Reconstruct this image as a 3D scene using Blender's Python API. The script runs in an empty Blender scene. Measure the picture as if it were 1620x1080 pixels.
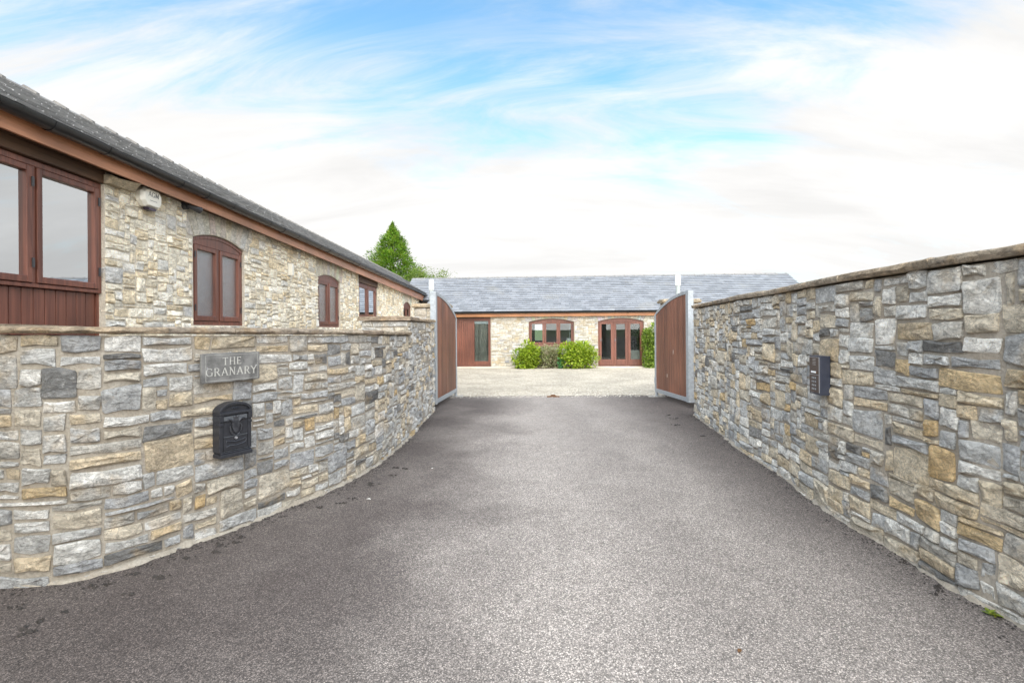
import bpy, bmesh, math, random
import numpy as np
from mathutils import Vector, Matrix
R = math.radians
C = bpy.context.scene.collection
SC = bpy.context.scene
rng = random.Random(11)

# ------------------------------------------------------------------ camera, sky, sun, exposure
F, EYE, ROLL = 800.0, 1.5, 0.007            # focal length in photo pixels (1620 wide), eye height, slight roll
cam_d = bpy.data.cameras.new('camera'); cam = bpy.data.objects.new('camera', cam_d); C.objects.link(cam)
cam.location = (0, 0, EYE); cam.rotation_euler = (R(90), ROLL, 0)
cam_d.sensor_width = 36; cam_d.lens = 36*F/1620; cam_d.shift_y = -18/1620; cam_d.clip_end = 6000; cam_d.clip_start = .05
SC.camera = cam
SC.view_settings.view_transform = 'Standard'; SC.view_settings.look = 'None'
SC.view_settings.gamma = 1; SC.view_settings.use_curve_mapping = False
SC.view_settings.exposure = 2.9
try: SC.cycles.use_denoising = True
except Exception: pass
SUN_EL, SUN_AZ = R(46), R(178)              # azimuth measured from +Y clockwise: behind the camera, to the right
w = bpy.data.worlds.new('World'); SC.world = w; w.use_nodes = True
nt = w.node_tree; nt.nodes.clear()
def wn(t, **k):
    n = nt.nodes.new(t)
    for a, b in k.items(): setattr(n, a, b)
    return n
def wl(a, b): nt.links.new(a, b)
out = wn('ShaderNodeOutputWorld'); mix = wn('ShaderNodeMixShader')
sky = wn('ShaderNodeTexSky', sky_type='NISHITA', sun_disc=False, sun_elevation=SUN_EL, sun_rotation=SUN_AZ)
sky.air_density = 1.0; sky.dust_density = 0.6; sky.ozone_density = 1.0
bg = wn('ShaderNodeBackground'); bg.inputs['Strength'].default_value = 0.044
cl = wn('ShaderNodeBackground'); cl.inputs['Color'].default_value = (1, .99, .977, 1); cl.inputs['Strength'].default_value = 0.62
hue = wn('ShaderNodeMix', data_type='RGBA', blend_type='MULTIPLY'); hue.inputs['Factor'].default_value = 1
hue.inputs[7].default_value = (.76, 1.03, 1.0, 1); wl(sky.outputs[0], hue.inputs[6]); wl(hue.outputs[2], bg.inputs['Color'])
tc = wn('ShaderNodeTexCoord'); sep = wn('ShaderNodeSeparateXYZ'); wl(tc.outputs['Generated'], sep.inputs[0])
def wm(op, a, b=None, c=None, clamp=False):
    n = wn('ShaderNodeMath', operation=op); n.use_clamp = clamp
    for i, v in enumerate((a, b, c)):
        if v is None: continue
        if isinstance(v, (int, float)): n.inputs[i].default_value = v
        else: wl(v, n.inputs[i])
    return n.outputs[0]
zz = wm('MAXIMUM', sep.outputs['Z'], 0.0)
den = wm('ADD', zz, 0.33)
cx_ = wm('DIVIDE', sep.outputs['X'], den); cy_ = wm('DIVIDE', sep.outputs['Y'], den)
comb = wn('ShaderNodeCombineXYZ'); wl(cx_, comb.inputs[0]); wl(cy_, comb.inputs[1])
def wnoise(scale, loc, sx, sy, rot, detail=8, rough=.6, dist=0.0):
    mp = wn('ShaderNodeMapping'); mp.inputs['Location'].default_value = loc; mp.inputs['Scale'].default_value = (sx, sy, 1)
    mp.inputs['Rotation'].default_value = (0, 0, rot); wl(comb.outputs[0], mp.inputs[0])
    n = wn('ShaderNodeTexNoise'); n.inputs['Scale'].default_value = scale; n.inputs['Detail'].default_value = detail
    n.inputs['Roughness'].default_value = rough; n.inputs['Distortion'].default_value = dist; wl(mp.outputs[0], n.inputs['Vector'])
    return n.outputs['Fac']
big = wnoise(.8, (3.1, 1.7, 0), 1, 1, .4, 3, .5, .3)
wisp = wnoise(2.7, (.4, 5.2, 0), .5, 1.6, .55, 10, .66, 1.1)
def wramp(x, a, b):
    n = wn('ShaderNodeMapRange'); n.interpolation_type = 'SMOOTHSTEP'; n.inputs['From Min'].default_value = a; n.inputs['From Max'].default_value = b
    wl(x, n.inputs['Value']); return n.outputs[0]
hz = wramp(zz, .62, .20)                      # whiter towards the horizon
patt = wm('ADD', wm('MULTIPLY', big, 1.15), wm('MULTIPLY', wisp, .8))
cov = wramp(wm('ADD', patt, wm('MULTIPLY', hz, .50)), .97, 1.42)
wl(cov, mix.inputs[0]); wl(bg.outputs[0], mix.inputs[1]); wl(cl.outputs[0], mix.inputs[2])
# grey undersides of the cloud sheet
g2 = wnoise(1.7, (8, 2, 0), .6, 2.2, .1, 6, .6, .4)
mr = wn('ShaderNodeMapRange'); mr.inputs['From Min'].default_value = .35; mr.inputs['From Max'].default_value = .7
mr.inputs['To Min'].default_value = .124; mr.inputs['To Max'].default_value = .152; wl(g2, mr.inputs['Value']); wl(mr.outputs[0], cl.inputs['Strength'])
wl(mix.outputs[0], out.inputs[0])
sd = bpy.data.lights.new('sun', 'SUN'); sun = bpy.data.objects.new('sun', sd); C.objects.link(sun)
sd.energy = 1.1; sd.angle = R(100); sd.color = (1, .955, .89)
sun_dir = Vector((math.sin(SUN_AZ)*math.cos(SUN_EL), math.cos(SUN_AZ)*math.cos(SUN_EL), math.sin(SUN_EL)))
sun.rotation_euler = sun_dir.to_track_quat('Z', 'Y').to_euler()
sun.location = sun_dir*60

# ------------------------------------------------------------------ pixel <-> place (used for measuring only)
cr, sr = math.cos(ROLL), math.sin(ROLL)
def ray(x, y):
    dx, dy = x-810, 522-y
    return Vector(((dx*cr+dy*sr)/F, 1, (-dx*sr+dy*cr)/F))
def ground(x, y, z=0.0):
    r = ray(x, y); t = (z-EYE)/r.z
    return Vector((r.x*t, t, z))
def project(p):
    u, v = p[0]/p[1]*F, (p[2]-EYE)/p[1]*F
    return 810+u*cr-v*sr, 522-(u*sr+v*cr)

# ------------------------------------------------------------------ materials
def new_mat(name):
    m = bpy.data.materials.new(name); m.use_nodes = True
    t = m.node_tree; b = t.nodes['Principled BSDF']
    return m, t, b
class NB:
    def __init__(s, t): s.t = t
    def n(s, ty, **k):
        n = s.t.nodes.new(ty)
        for a, b in k.items(): setattr(n, a, b)
        return n
    def set(s, sock, v):
        if isinstance(v, bpy.types.NodeSocket): s.t.links.new(v, sock)
        else: sock.default_value = v
    def pos(s, scale=(1, 1, 1), kind='world'):
        if kind == 'world': src = s.n('ShaderNodeNewGeometry').outputs['Position']
        else: src = s.n('ShaderNodeTexCoord').outputs['Object']
        mp = s.n('ShaderNodeMapping'); mp.inputs['Scale'].default_value = scale; s.set(mp.inputs[0], src); return mp.outputs[0]
    def noise(s, vec, scale, detail=6, rough=.6, dist=0.0, col=False):
        n = s.n('ShaderNodeTexNoise'); s.set(n.inputs['Vector'], vec); n.inputs['Scale'].default_value = scale
        n.inputs['Detail'].default_value = detail; n.inputs['Roughness'].default_value = rough; n.inputs['Distortion'].default_value = dist
        return n.outputs['Color' if col else 'Fac']
    def vor(s, vec, scale, out='Distance', feature='F1'):
        n = s.n('ShaderNodeTexVoronoi', feature=feature); s.set(n.inputs['Vector'], vec); n.inputs['Scale'].default_value = scale
        return n.outputs[out]
    def ramp(s, v, a, b, lo=0.0, hi=1.0, smooth=True):
        n = s.n('ShaderNodeMapRange'); n.interpolation_type = 'SMOOTHSTEP' if smooth else 'LINEAR'
        s.set(n.inputs['Value'], v)
        for k, x in (('From Min', a), ('From Max', b), ('To Min', lo), ('To Max', hi)): n.inputs[k].default_value = x
        return n.outputs[0]
    def math(s, op, a, b=0.0):
        n = s.n('ShaderNodeMath', operation=op); s.set(n.inputs[0], a); s.set(n.inputs[1], b); return n.outputs[0]
    def mix(s, f, a, b, mode='MIX'):
        n = s.n('ShaderNodeMix', data_type='RGBA', blend_type=mode)
        s.set(n.inputs['Factor'], f); s.set(n.inputs[6], a if not isinstance(a, tuple) else (*a, 1)[:4]); s.set(n.inputs[7], b if not isinstance(b, tuple) else (*b, 1)[:4])
        return n.outputs[2]
    def bump(s, h, strength, dist, prev=None):
        n = s.n('ShaderNodeBump'); n.inputs['Strength'].default_value = strength; n.inputs['Distance'].default_value = dist
        s.set(n.inputs['Height'], h)
        if prev is not None: s.set(n.inputs['Normal'], prev)
        return n.outputs[0]
    def attr(s, name): return s.n('ShaderNodeAttribute', attribute_name=name).outputs['Color']
    def grey(s, v):
        n = s.n('ShaderNodeCombineColor')
        for i in range(3): s.set(n.inputs[i], v)
        return n.outputs[0]

def stone_mat(name, dark=.72, ochre=(.52, .34, .13), och_amt=.5, stain=.75, bscale=1.0, crack=.5):
    m, t, b = new_mat(name); k = NB(t)
    p = k.pos(); ps = k.pos((1, 1, 1.9))
    tint = k.attr('tint')
    n1 = k.noise(ps, 7, 8, .68, .4); n2 = k.noise(p, 3.1, 4, .6); n3 = k.noise(p, 38, 5, .7); n4 = k.noise(k.pos((1.4, 1.4, 1.1)), 4.2, 7, .72, .8); n5 = k.noise(ps, 13, 7, .7, 1.0)
    shade = k.ramp(n1, .3, .72, dark, 1.28)
    c = k.mix(1.0, tint, k.grey(shade), 'MULTIPLY')
    c = k.mix(k.math('MULTIPLY', k.ramp(n2, .53, .66), och_amt), c, ochre); c = k.mix(k.math('MULTIPLY', k.ramp(n5, .52, .66), och_amt*.55), c, (.55, .49, .40))
    c = k.mix(k.math('MULTIPLY', k.ramp(n4, .58, .74), stain), c, (.055, .055, .06))
    c = k.mix(k.math('MULTIPLY', k.ramp(n3, .62, .72), .35), c, (.62, .61, .57))
    c = k.mix(.75, c, k.grey(k.ramp(n3, .25, .75, .78, 1.42)), 'MULTIPLY')
    n6 = k.noise(k.pos((1, 1, 1.7)), 8.5, 9, .74, .9)       # thin crack lines, with the crevice shade put into the colour
    line = k.ramp(k.math('ABSOLUTE', k.math('SUBTRACT', n6, .5)), .004, .030, 1, 0)
    c = k.mix(k.math('MULTIPLY', line, crack), c, (.10, .09, .075))
    k.set(b.inputs['Base Color'], c); b.inputs['Roughness'].default_value = .85; b.inputs['Specular IOR Level'].default_value = .3
    rough = k.noise(k.pos((1, 1, 1.8)), 15, 9, .72, .5)
    bm = k.bump(rough, 1.0, .05*bscale); bm = k.bump(n3, .5, .01*bscale, bm)
    k.set(b.inputs['Normal'], bm)
    return m
M = {}
M['stone'] = stone_mat('boundary_stone', och_amt=.34, stain=.5)
M['cream'] = stone_mat('house_stone', dark=.78, ochre=(.5, .37, .19), och_amt=.4, stain=.2, bscale=.8, crack=.28)
M['coping'] = stone_mat('coping_stone', dark=.6, ochre=(.42, .27, .13), och_amt=.4, stain=.45)

def mortar_mat(name, a, bcol, moss=0.0):
    m, t, b = new_mat(name); k = NB(t); p = k.pos()
    n1 = k.noise(p, 4, 6, .65); n3 = k.noise(p, 60, 4, .7)
    c = k.mix(k.ramp(n1, .35, .65), a, bcol)
    c = k.mix(.6, c, k.grey(k.ramp(n3, .25, .75, .6, 1.25)), 'MULTIPLY')
    if moss: c = k.mix(k.math('MULTIPLY', k.ramp(k.noise(p, 2.2, 5, .7), .56, .7), moss), c, (.07, .065, .05))
    k.set(b.inputs['Base Color'], c); b.inputs['Roughness'].default_value = .95
    k.set(b.inputs['Normal'], k.bump(n3, .7, .012, k.bump(n1, .6, .03)))
    return m
M['mortar'] = mortar_mat('grey_tan_mortar', (.29, .25, .197), (.36, .322, .268), .5)
M['mortar_grey'] = mortar_mat('weathered_cream_mortar', (.37, .325, .255), (.43, .39, .32))
M['mortar_cream'] = mortar_mat('cream_mortar', (.60, .535, .43), (.67, .61, .51))

def wood_mat(name, col, dark, axis, rough=.45, scale=1.0, var=.25):
    m, t, b = new_mat(name); k = NB(t)
    sc = [26, 26, 26]; sc[axis] = 1.1
    p = k.pos(tuple(x*scale for x in sc)); oi = k.n('ShaderNodeObjectInfo').outputs['Random']
    va = k.n('ShaderNodeVectorMath', operation='ADD'); k.set(va.inputs[0], p)
    cb = k.n('ShaderNodeCombineXYZ'); k.set(cb.inputs[0], k.math('MULTIPLY', oi, 37.0)); k.set(va.inputs[1], cb.outputs[0])
    n1 = k.noise(va.outputs[0], 1.0, 5, .65, .8); n2 = k.noise(k.pos(), 1.4, 3, .5)
    c = k.mix(k.ramp(n1, .34, .68), col, dark)
    c = k.mix(1.0, c, k.grey(k.ramp(oi, 0, 1, 1-var, 1+var, False)), 'MULTIPLY')
    c = k.mix(1.0, c, k.grey(k.ramp(n2, .3, .7, .82, 1.15)), 'MULTIPLY')
    k.set(b.inputs['Base Color'], c); b.inputs['Roughness'].default_value = rough
    k.set(b.inputs['Normal'], k.bump(n1, .25, .004))
    return m
M['gatewood'] = wood_mat('gate_board_wood', (.22, .088, .05), (.11, .042, .027), 2, .5)
M['frame'] = wood_mat('mahogany_stain_upright', (.205, .075, .048), (.115, .042, .029), 2, .38, var=.1)
M['frame_h'] = wood_mat('mahogany_stain_level', (.205, .075, .048), (.115, .042, .029), 1, .38, var=.1)
M['fascia_y'] = wood_mat('varnished_fascia', (.52, .235, .125), (.38, .165, .085), 1, .35, .8, .1)
M['fascia_x'] = wood_mat('varnished_fascia_long', (.44, .19, .075), (.33, .13, .05), 0, .35, .8, .1)
M['lintel'] = wood_mat('dark_oak_lintel', (.12, .062, .032), (.06, .03, .018), 1, .6, .6, .1)

def plain(name, col, rough=.5, metal=0.0, var=.12, nscale=30, bump=0.0, spec=.5):
    m, t, b = new_mat(name); k = NB(t); n = k.noise(k.pos(), nscale, 5, .65)
    c = k.mix(1.0, (*col,), k.grey(k.ramp(n, .3, .7, 1-var, 1+var)), 'MULTIPLY')
    k.set(b.inputs['Base Color'], c); k.set(b.inputs['Roughness'], k.ramp(n, .3, .7, rough*.85, min(1, rough*1.15)))
    b.inputs['Metallic'].default_value = metal; b.inputs['Specular IOR Level'].default_value = spec
    if bump: k.set(b.inputs['Normal'], k.bump(n, .5, bump))
    return m
M['galv'] = plain('galvanised_steel', (.36, .385, .41), .5, .35, .16, 22)
M['black'] = plain('black_gutter_plastic', (.016, .016, .018), .32, 0, .2, 8)
M['iron'] = plain('charcoal_cast_metal', (.030, .031, .037), .42, .2, .15, 40, .002)
M['iron3'] = plain('highlight_cast_metal', (.055, .056, .064), .36, .3, .15, 40, .002)  # brighter copy of the cast metal, pale highlights put into its colour
M['iron2'] = plain('worn_bright_metal', (.42, .42, .44), .4, .6, .1)
M['slot'] = plain('grey_flap_metal', (.15, .16, .175), .35, .5, .1)
M['slateplaque'] = plain('grey_slate_plaque', (.14, .136, .13), .7, 0, .45, 9, .003)
M['letter'] = plain('pale_letter_paint', (.40, .39, .36), .8, 0, .18, 60)
M['ivoryplastic'] = plain('ivory_plastic', (.80, .77, .68), .4, 0, .05, 5)
M['whiteplastic'] = plain('white_plastic', (.85, .86, .86), .4, 0, .03, 5)
M['greypost'] = plain('grey_green_post_paint', (.40, .43, .42), .5, 0, .08, 12)
M['darkplum'] = plain('dark_plum_lens', (.035, .022, .045), .2, 0, .05)
M['darkgrey'] = plain('dark_grey_plastic', (.05, .05, .055), .35, 0, .1)
M['bronze'] = plain('brown_anodised_panel', (.085, .062, .055), .42, .3, .12, 25)
M['navy'] = plain('dark_blue_grey_hood', (.035, .04, .06), .4, .1, .12, 12)
M['curtain'] = plain('grey_beige_curtain', (.36, .34, .29), .9, 0, .15, 4)
M['blind'] = plain('pale_blind_cloth', (.78, .81, .83), .9, 0, .04, 3)
M['grime'] = plain('damp_leaf_mould', (.030, .024, .020), .8, 0, .5, 50, .01)
M['pot'] = plain('white_glazed_pot', (.75, .75, .73), .3, 0, .04, 6)
M['potbeige'] = plain('pale_beige_planter', (.55, .52, .46), .6, 0, .08, 9)
M['inside'] = plain('interior_plaster', (.30, .28, .25), .9, 0, .1, 3)
M['chipping'] = plain('pale_litter', (.75, .74, .70), .8)
M['bark'] = plain('brown_bark', (.09, .065, .045), .9, 0, .4, 14, .02)
M['plate'] = plain('weathered_plate', (.32, .30, .27), .7, .2, .3, 18, .004)
M['rusty'] = plain('rusty_metal', (.16, .075, .035), .8, .2, .35, 18, .004)

def glass_mat(name, refl, tint, rough=.0, bump=0.0, bscale=30):
    m = bpy.data.materials.new(name); m.use_nodes = True; t = m.node_tree; t.nodes.clear(); k = NB(t)
    o = k.n('ShaderNodeOutputMaterial'); mx = k.n('ShaderNodeMixShader'); gl = k.n('ShaderNodeBsdfGlossy'); tr = k.n('ShaderNodeBsdfTransparent')
    gl.inputs['Roughness'].default_value = rough; gl.inputs['Color'].default_value = (.95, .98, 1, 1); tr.inputs['Color'].default_value = (*tint, 1)
    lw = k.n('ShaderNodeFresnel'); lw.inputs['IOR'].default_value = 1.5
    k.set(mx.inputs[0], k.math('ADD', k.math('MULTIPLY', lw.outputs[0], 1.6), refl))
    k.set(mx.inputs[1], tr.outputs[0]); k.set(mx.inputs[2], gl.outputs[0]); k.set(o.inputs[0], mx.outputs[0])
    if bump:
        n = k.noise(k.pos((1, 1, 2.0)), bscale, 3, .6, .4); bb = k.bump(n, 1.0, bump)
        k.set(gl.inputs['Normal'], bb); k.set(lw.inputs['Normal'], bb)
    return m
M['glass'] = glass_mat('window_glass', -.02, (.82, .86, .86))
M['coated'] = glass_mat('coated_window_glass', .50, (.80, .84, .85))
M['obscure'] = glass_mat('rippled_obscure_glass', .34, (.35, .38, .39), .07, .008, 50)

def slate_mat(name, a, bcol, rough):
    m, t, b = new_mat(name); k = NB(t); p = k.pos()
    tint = k.attr('tint'); n1 = k.noise(p, 6, 6, .65); n2 = k.noise(p, 1.1, 4, .6); n3 = k.noise(p, 45, 4, .6)
    c = k.mix(k.ramp(n1, .3, .7), a, bcol); c = k.mix(1.0, c, tint, 'MULTIPLY')
    c = k.mix(k.math('MULTIPLY', k.ramp(n2, .55, .72), .35), c, (.30, .28, .24))
    k.set(b.inputs['Base Color'], c); k.set(b.inputs['Roughness'], k.ramp(n3, .3, .7, rough-.1, rough+.1))
    b.inputs['Specular IOR Level'].default_value = .6
    k.set(b.inputs['Normal'], k.bump(n1, .4, .006)); return m
M['slate'] = slate_mat('blue_grey_slate', (.225, .23, .243), (.27, .276, .288), .45)
M['slate_old'] = slate_mat('dark_grey_slate', (.20, .195, .19), (.32, .31, .30), .5)
M['ridge'] = plain('grey_ridge_tile', (.20, .185, .17), .75, 0, .2, 9, .006)
M['felt'] = plain('dark_roof_underlay', (.03, .03, .032), .9)

def asphalt_mat():
    m, t, b = new_mat('worn_tarmac'); k = NB(t); p = k.pos()
    v = k.vor(p, 150, 'Color'); vd = k.vor(p, 150, 'Distance'); bw = k.n('ShaderNodeRGBToBW'); k.set(bw.inputs[0], v)
    v2 = k.vor(p, 330, 'Color'); bw2 = k.n('ShaderNodeRGBToBW'); k.set(bw2.inputs[0], v2)
    g = k.math('MULTIPLY', k.ramp(bw.outputs[0], .25, .8, .62, 1.35, False), k.ramp(bw2.outputs[0], .2, .8, .66, 1.34, False))
    g = k.math('ADD', g, k.ramp(bw.outputs[0], .72, .80, 0, .38)); g = k.math('MULTIPLY', g, k.ramp(vd, .15, .75, 1.08, .55))
    big = k.noise(p, .55, 5, .6, .3); mid = k.noise(p, 4.5, 6, .7)
    # two pale wheel tracks worn along the drive, darker crown and margins (dirt and wear, fixed to the ground)
    geo = k.n('ShaderNodeSeparateXYZ'); k.set(geo.inputs[0], k.n('ShaderNodeNewGeometry').outputs['Position'])
    xs = k.math('ADD', geo.outputs[0], k.ramp(big, .3, .7, -.35, .35))
    d0 = k.math('ABSOLUTE', k.math('SUBTRACT', xs, .85)); d2 = k.math('ABSOLUTE', k.math('SUBTRACT', xs, 1.0))
    tr = k.math('SUBTRACT', k.ramp(d0, .2, 2.2, 1, 0), k.ramp(d2, .0, .6, .26, 0))
    wear = k.math('ADD', k.math('MULTIPLY', tr, .82), k.ramp(big, .3, .7, 0, .2))
    base = k.mix(wear, (.100, .080, .072), (.40, .35, .312))
    c = k.mix(1.0, base, k.grey(g), 'MULTIPLY'); c = k.mix(1.0, c, k.grey(k.ramp(mid, .3, .7, .93, 1.07)), 'MULTIPLY')
    k.set(b.inputs['Base Color'], c); b.inputs['Roughness'].default_value = .8; b.inputs['Specular IOR Level'].default_value = .35
    k.set(b.inputs['Normal'], k.bump(vd, .7, -.005, k.bump(mid, .3, .01)))
    return m
M['asphalt'] = asphalt_mat()
def gravel_mat():
    m, t, b = new_mat('pale_gravel'); k = NB(t); p = k.pos()
    v = k.vor(p, 34, 'Color'); vd = k.vor(p, 34, 'Distance'); bw = k.n('ShaderNodeRGBToBW'); k.set(bw.inputs[0], v)
    n = k.noise(p, .9, 5, .65)
    c = k.mix(bw.outputs[0], (.34, .285, .212), (.64, .57, .465)); c = k.mix(1.0, c, k.grey(k.ramp(n, .3, .7, .82, 1.15)), 'MULTIPLY')
    c = k.mix(1.0, c, k.grey(k.ramp(vd, .2, .8, 1.1, .6)), 'MULTIPLY')
    k.set(b.inputs['Base Color'], c); b.inputs['Roughness'].default_value = .95; k.set(b.inputs['Normal'], k.bump(vd, .8, -.02)); return m
M['gravel'] = gravel_mat()
def grass_mat():
    m, t, b = new_mat('rough_grass'); k = NB(t); p = k.pos(); n = k.noise(p, 2, 8, .7)
    k.set(b.inputs['Base Color'], k.mix(n, (.05, .09, .02), (.12, .15, .05))); b.inputs['Roughness'].default_value = .95; return m
M['grass'] = grass_mat()
def leaf_mat(name):
    m, t, b = new_mat(name); k = NB(t); k.set(b.inputs['Base Color'], k.attr('tint')); b.inputs['Roughness'].default_value = .5
    tl = k.n('ShaderNodeBsdfTranslucent'); k.set(tl.inputs['Color'], k.attr('tint')); mx = k.n('ShaderNodeMixShader'); mx.inputs[0].default_value = .42
    k.set(mx.inputs[1], b.outputs[0]); k.set(mx.inputs[2], tl.outputs[0]); k.set(t.nodes['Material Output'].inputs[0], mx.outputs[0]); return m
M['leaf'] = leaf_mat('green_leaf')

# ------------------------------------------------------------------ mesh builder
FLIP = lambda s, d, z: (s, -d, z)             # wall frame: s to the viewer's right, d out of the wall, z up
class MB:
    def __init__(s, T=None): s.v, s.f, s.c, s.T = [], [], [], T
    def add(s, vs, fs, col=(1, 1, 1)):
        o = len(s.v)
        for p in vs:
            s.v.append(s.T(*p) if s.T else tuple(p)); s.c.append(col)
        s.f += [tuple(o+i for i in f) for f in fs]
    def box(s, a, b, col=(1, 1, 1)):
        (x0, y0, z0), (x1, y1, z1) = a, b
        s.add([(x0, y0, z0), (x1, y0, z0), (x1, y1, z0), (x0, y1, z0), (x0, y0, z1), (x1, y0, z1), (x1, y1, z1), (x0, y1, z1)],
              [(0, 3, 2, 1), (4, 5, 6, 7), (0, 1, 5, 4), (1, 2, 6, 5), (2, 3, 7, 6), (3, 0, 4, 7)], col)
    def prism(s, poly, d0, d1, col=(1, 1, 1)):     # poly in (s, z), extruded along d
        n = len(poly)
        s.add([(p[0], d0, p[1]) for p in poly]+[(p[0], d1, p[1]) for p in poly],
              [tuple(range(n)), tuple(range(2*n-1, n-1, -1))]+[(i, (i+1) % n, n+(i+1) % n, n+i) for i in range(n)], col)
    def prof(s, pts, a0, a1, axis=0, col=(1, 1, 1)):  # closed profile swept along an axis
        n = len(pts)
        mk = (lambda a, p: (a, p[0], p[1])) if axis == 0 else ((lambda a, p: (p[0], a, p[1])) if axis == 1 else (lambda a, p: (p[0], p[1], a)))
        s.add([mk(a0, p) for p in pts]+[mk(a1, p) for p in pts],
              [tuple(range(n)), tuple(range(2*n-1, n-1, -1))]+[(i, (i+1) % n, n+(i+1) % n, n+i) for i in range(n)], col)
    def tube(s, pts, r, n=8, col=(1, 1, 1)):
        pts = [Vector(p) for p in pts]; vs = []; fs = []
        for i, p in enumerate(pts):
            t = (pts[min(i+1, len(pts)-1)]-pts[max(i-1, 0)]).normalized()
            up = Vector((0, 0, 1)) if abs(t.z) < .9 else Vector((1, 0, 0))
            a = t.cross(up).normalized(); b = t.cross(a)
            rr = r[i] if isinstance(r, (list, tuple)) else r
            vs += [tuple(p+a*math.cos(2*math.pi*j/n)*rr+b*math.sin(2*math.pi*j/n)*rr) for j in range(n)]
        for i in range(len(pts)-1):
            for j in range(n): fs.append((i*n+j, i*n+(j+1) % n, (i+1)*n+(j+1) % n, (i+1)*n+j))
        fs += [tuple(range(n-1, -1, -1)), tuple((len(pts)-1)*n+j for j in range(n))]
        s.add(vs, fs, col)
    def lathe(s, prof, n=16, c=(0, 0), col=(1, 1, 1)):  # profile (r, z) round the z axis
        vs = [(c[0]+r*math.cos(2*math.pi*j/n), c[1]+r*math.sin(2*math.pi*j/n), z) for r, z in prof for j in range(n)]
        fs = [(i*n+j, i*n+(j+1) % n, (i+1)*n+(j+1) % n, (i+1)*n+j) for i in range(len(prof)-1) for j in range(n)]
        fs += [tuple(range(n-1, -1, -1)), tuple((len(prof)-1)*n+j for j in range(n))]
        s.add(vs, fs, col)
    def mesh(s, name, mat, smooth=None, recalc=True):
        me = bpy.data.meshes.new(name); me.from_pydata(s.v, [], s.f)
        a = me.attributes.new('tint', 'FLOAT_COLOR', 'POINT')
        a.data.foreach_set('color', np.array([(*c, 1) for c in s.c], dtype=np.float32).ravel())
        if recalc and len(s.f) < 60000:
            bm = bmesh.new(); bm.from_mesh(me); bmesh.ops.recalc_face_normals(bm, faces=bm.faces); bm.to_mesh(me); bm.free()
        me.materials.append(mat)
        if smooth is not None:
            me.polygons.foreach_set('use_smooth', [True]*len(me.polygons))
            if smooth < 180: me.set_sharp_from_angle(angle=R(smooth))
        me.update(); return me
    def build(s, name, mat, parent=None, smooth=None, bevel=0.0, recalc=True, loc=None, rz=None):
        o = bpy.data.objects.new(name, s.mesh(name, mat, smooth, recalc)); C.objects.link(o)
        if parent: o.parent = parent
        if loc is not None: o.location = loc
        if rz is not None: o.rotation_euler.z = rz
        if bevel:
            m = o.modifiers.new('bevel', 'BEVEL'); m.width = bevel; m.segments = 2; m.limit_method = 'ANGLE'; m.angle_limit = R(40)
        return o
def link_mesh(name, me, parent):
    o = bpy.data.objects.new(name, me); C.objects.link(o); o.parent = parent; return o
def tag(o, label=None, cat=None, group=None, kind=None):
    if label: o['label'] = label
    if cat: o['category'] = cat
    if group: o['group'] = group
    if kind: o['kind'] = kind
    return o
def thing(name, label, cat, loc, rz=0.0, group=None):
    o = bpy.data.objects.new(name, None); C.objects.link(o); o.location = loc; o.rotation_euler.z = rz; o.empty_display_size = .2
    return tag(o, label, cat, group)

# ------------------------------------------------------------------ ground
mb = MB(); mb.add([(-3000, -3000, -.03), (3000, -3000, -.03), (3000, 3000, -.03), (-3000, 3000, -.03)], [(0, 1, 2, 3)])
tag(mb.build('ground', M['grass']), kind='structure')
EDGE_Y = ground(880, 626).y
mb = MB(); edge = [(x*.5, EDGE_Y+.25+.05*math.sin(x*1.9)) for x in range(-16, 25)]
mb.add([(-8, 1.2, 0), (-30, 1.2, 0), (-30, -70, 0), (30, -70, 0), (30, 1.2, 0), (12, 1.2, 0)]+[(x, y, 0) for x, y in reversed(edge)], [tuple(range(2+len(edge)))])
tag(mb.build('driveway', M['asphalt']), kind='structure')
mb = MB(); r2 = random.Random(5)
edge = [(-8+i*.12, EDGE_Y+.04*math.sin(i*.31)+r2.uniform(-.035, .035)) for i in range(220)]
mb.add([(x, y, .006) for x, y in edge]+[(18.3, 30, .006), (-8, 30, .006)], [tuple(range(len(edge)+2))])
tag(mb.build('gravel_courtyard', M['gravel']), kind='structure')
# loose chippings lying along the edge of the gravel
mb = MB()
for i in range(2600):
    x = r2.uniform(-1.6, 3.6); y = EDGE_Y-.3+abs(r2.gauss(0, 1))*.45; s = r2.uniform(.008, .017)
    if y < EDGE_Y and r2.random() < .75: continue
    g = r2.uniform(.3, .58); a = r2.uniform(0, 3.14); cx, sx = math.cos(a)*s, math.sin(a)*s
    mb.add([(x+cx, y+sx, .004), (x-sx, y+cx, .004), (x-cx, y-sx, .004), (x+sx*.8, y-cx*.8, .004), (x, y, .004+s)],
           [(0, 1, 4), (1, 2, 4), (2, 3, 4), (3, 0, 4)], (g, g*.92, g*.8))
m_, t_, b_ = new_mat('gravel_stones'); k_ = NB(t_); k_.set(b_.inputs['Base Color'], k_.attr('tint')); b_.inputs['Roughness'].default_value = .9; M['pebble'] = m_
tag(mb.build('loose_gravel', M['pebble'], recalc=False), kind='stuff')

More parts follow.
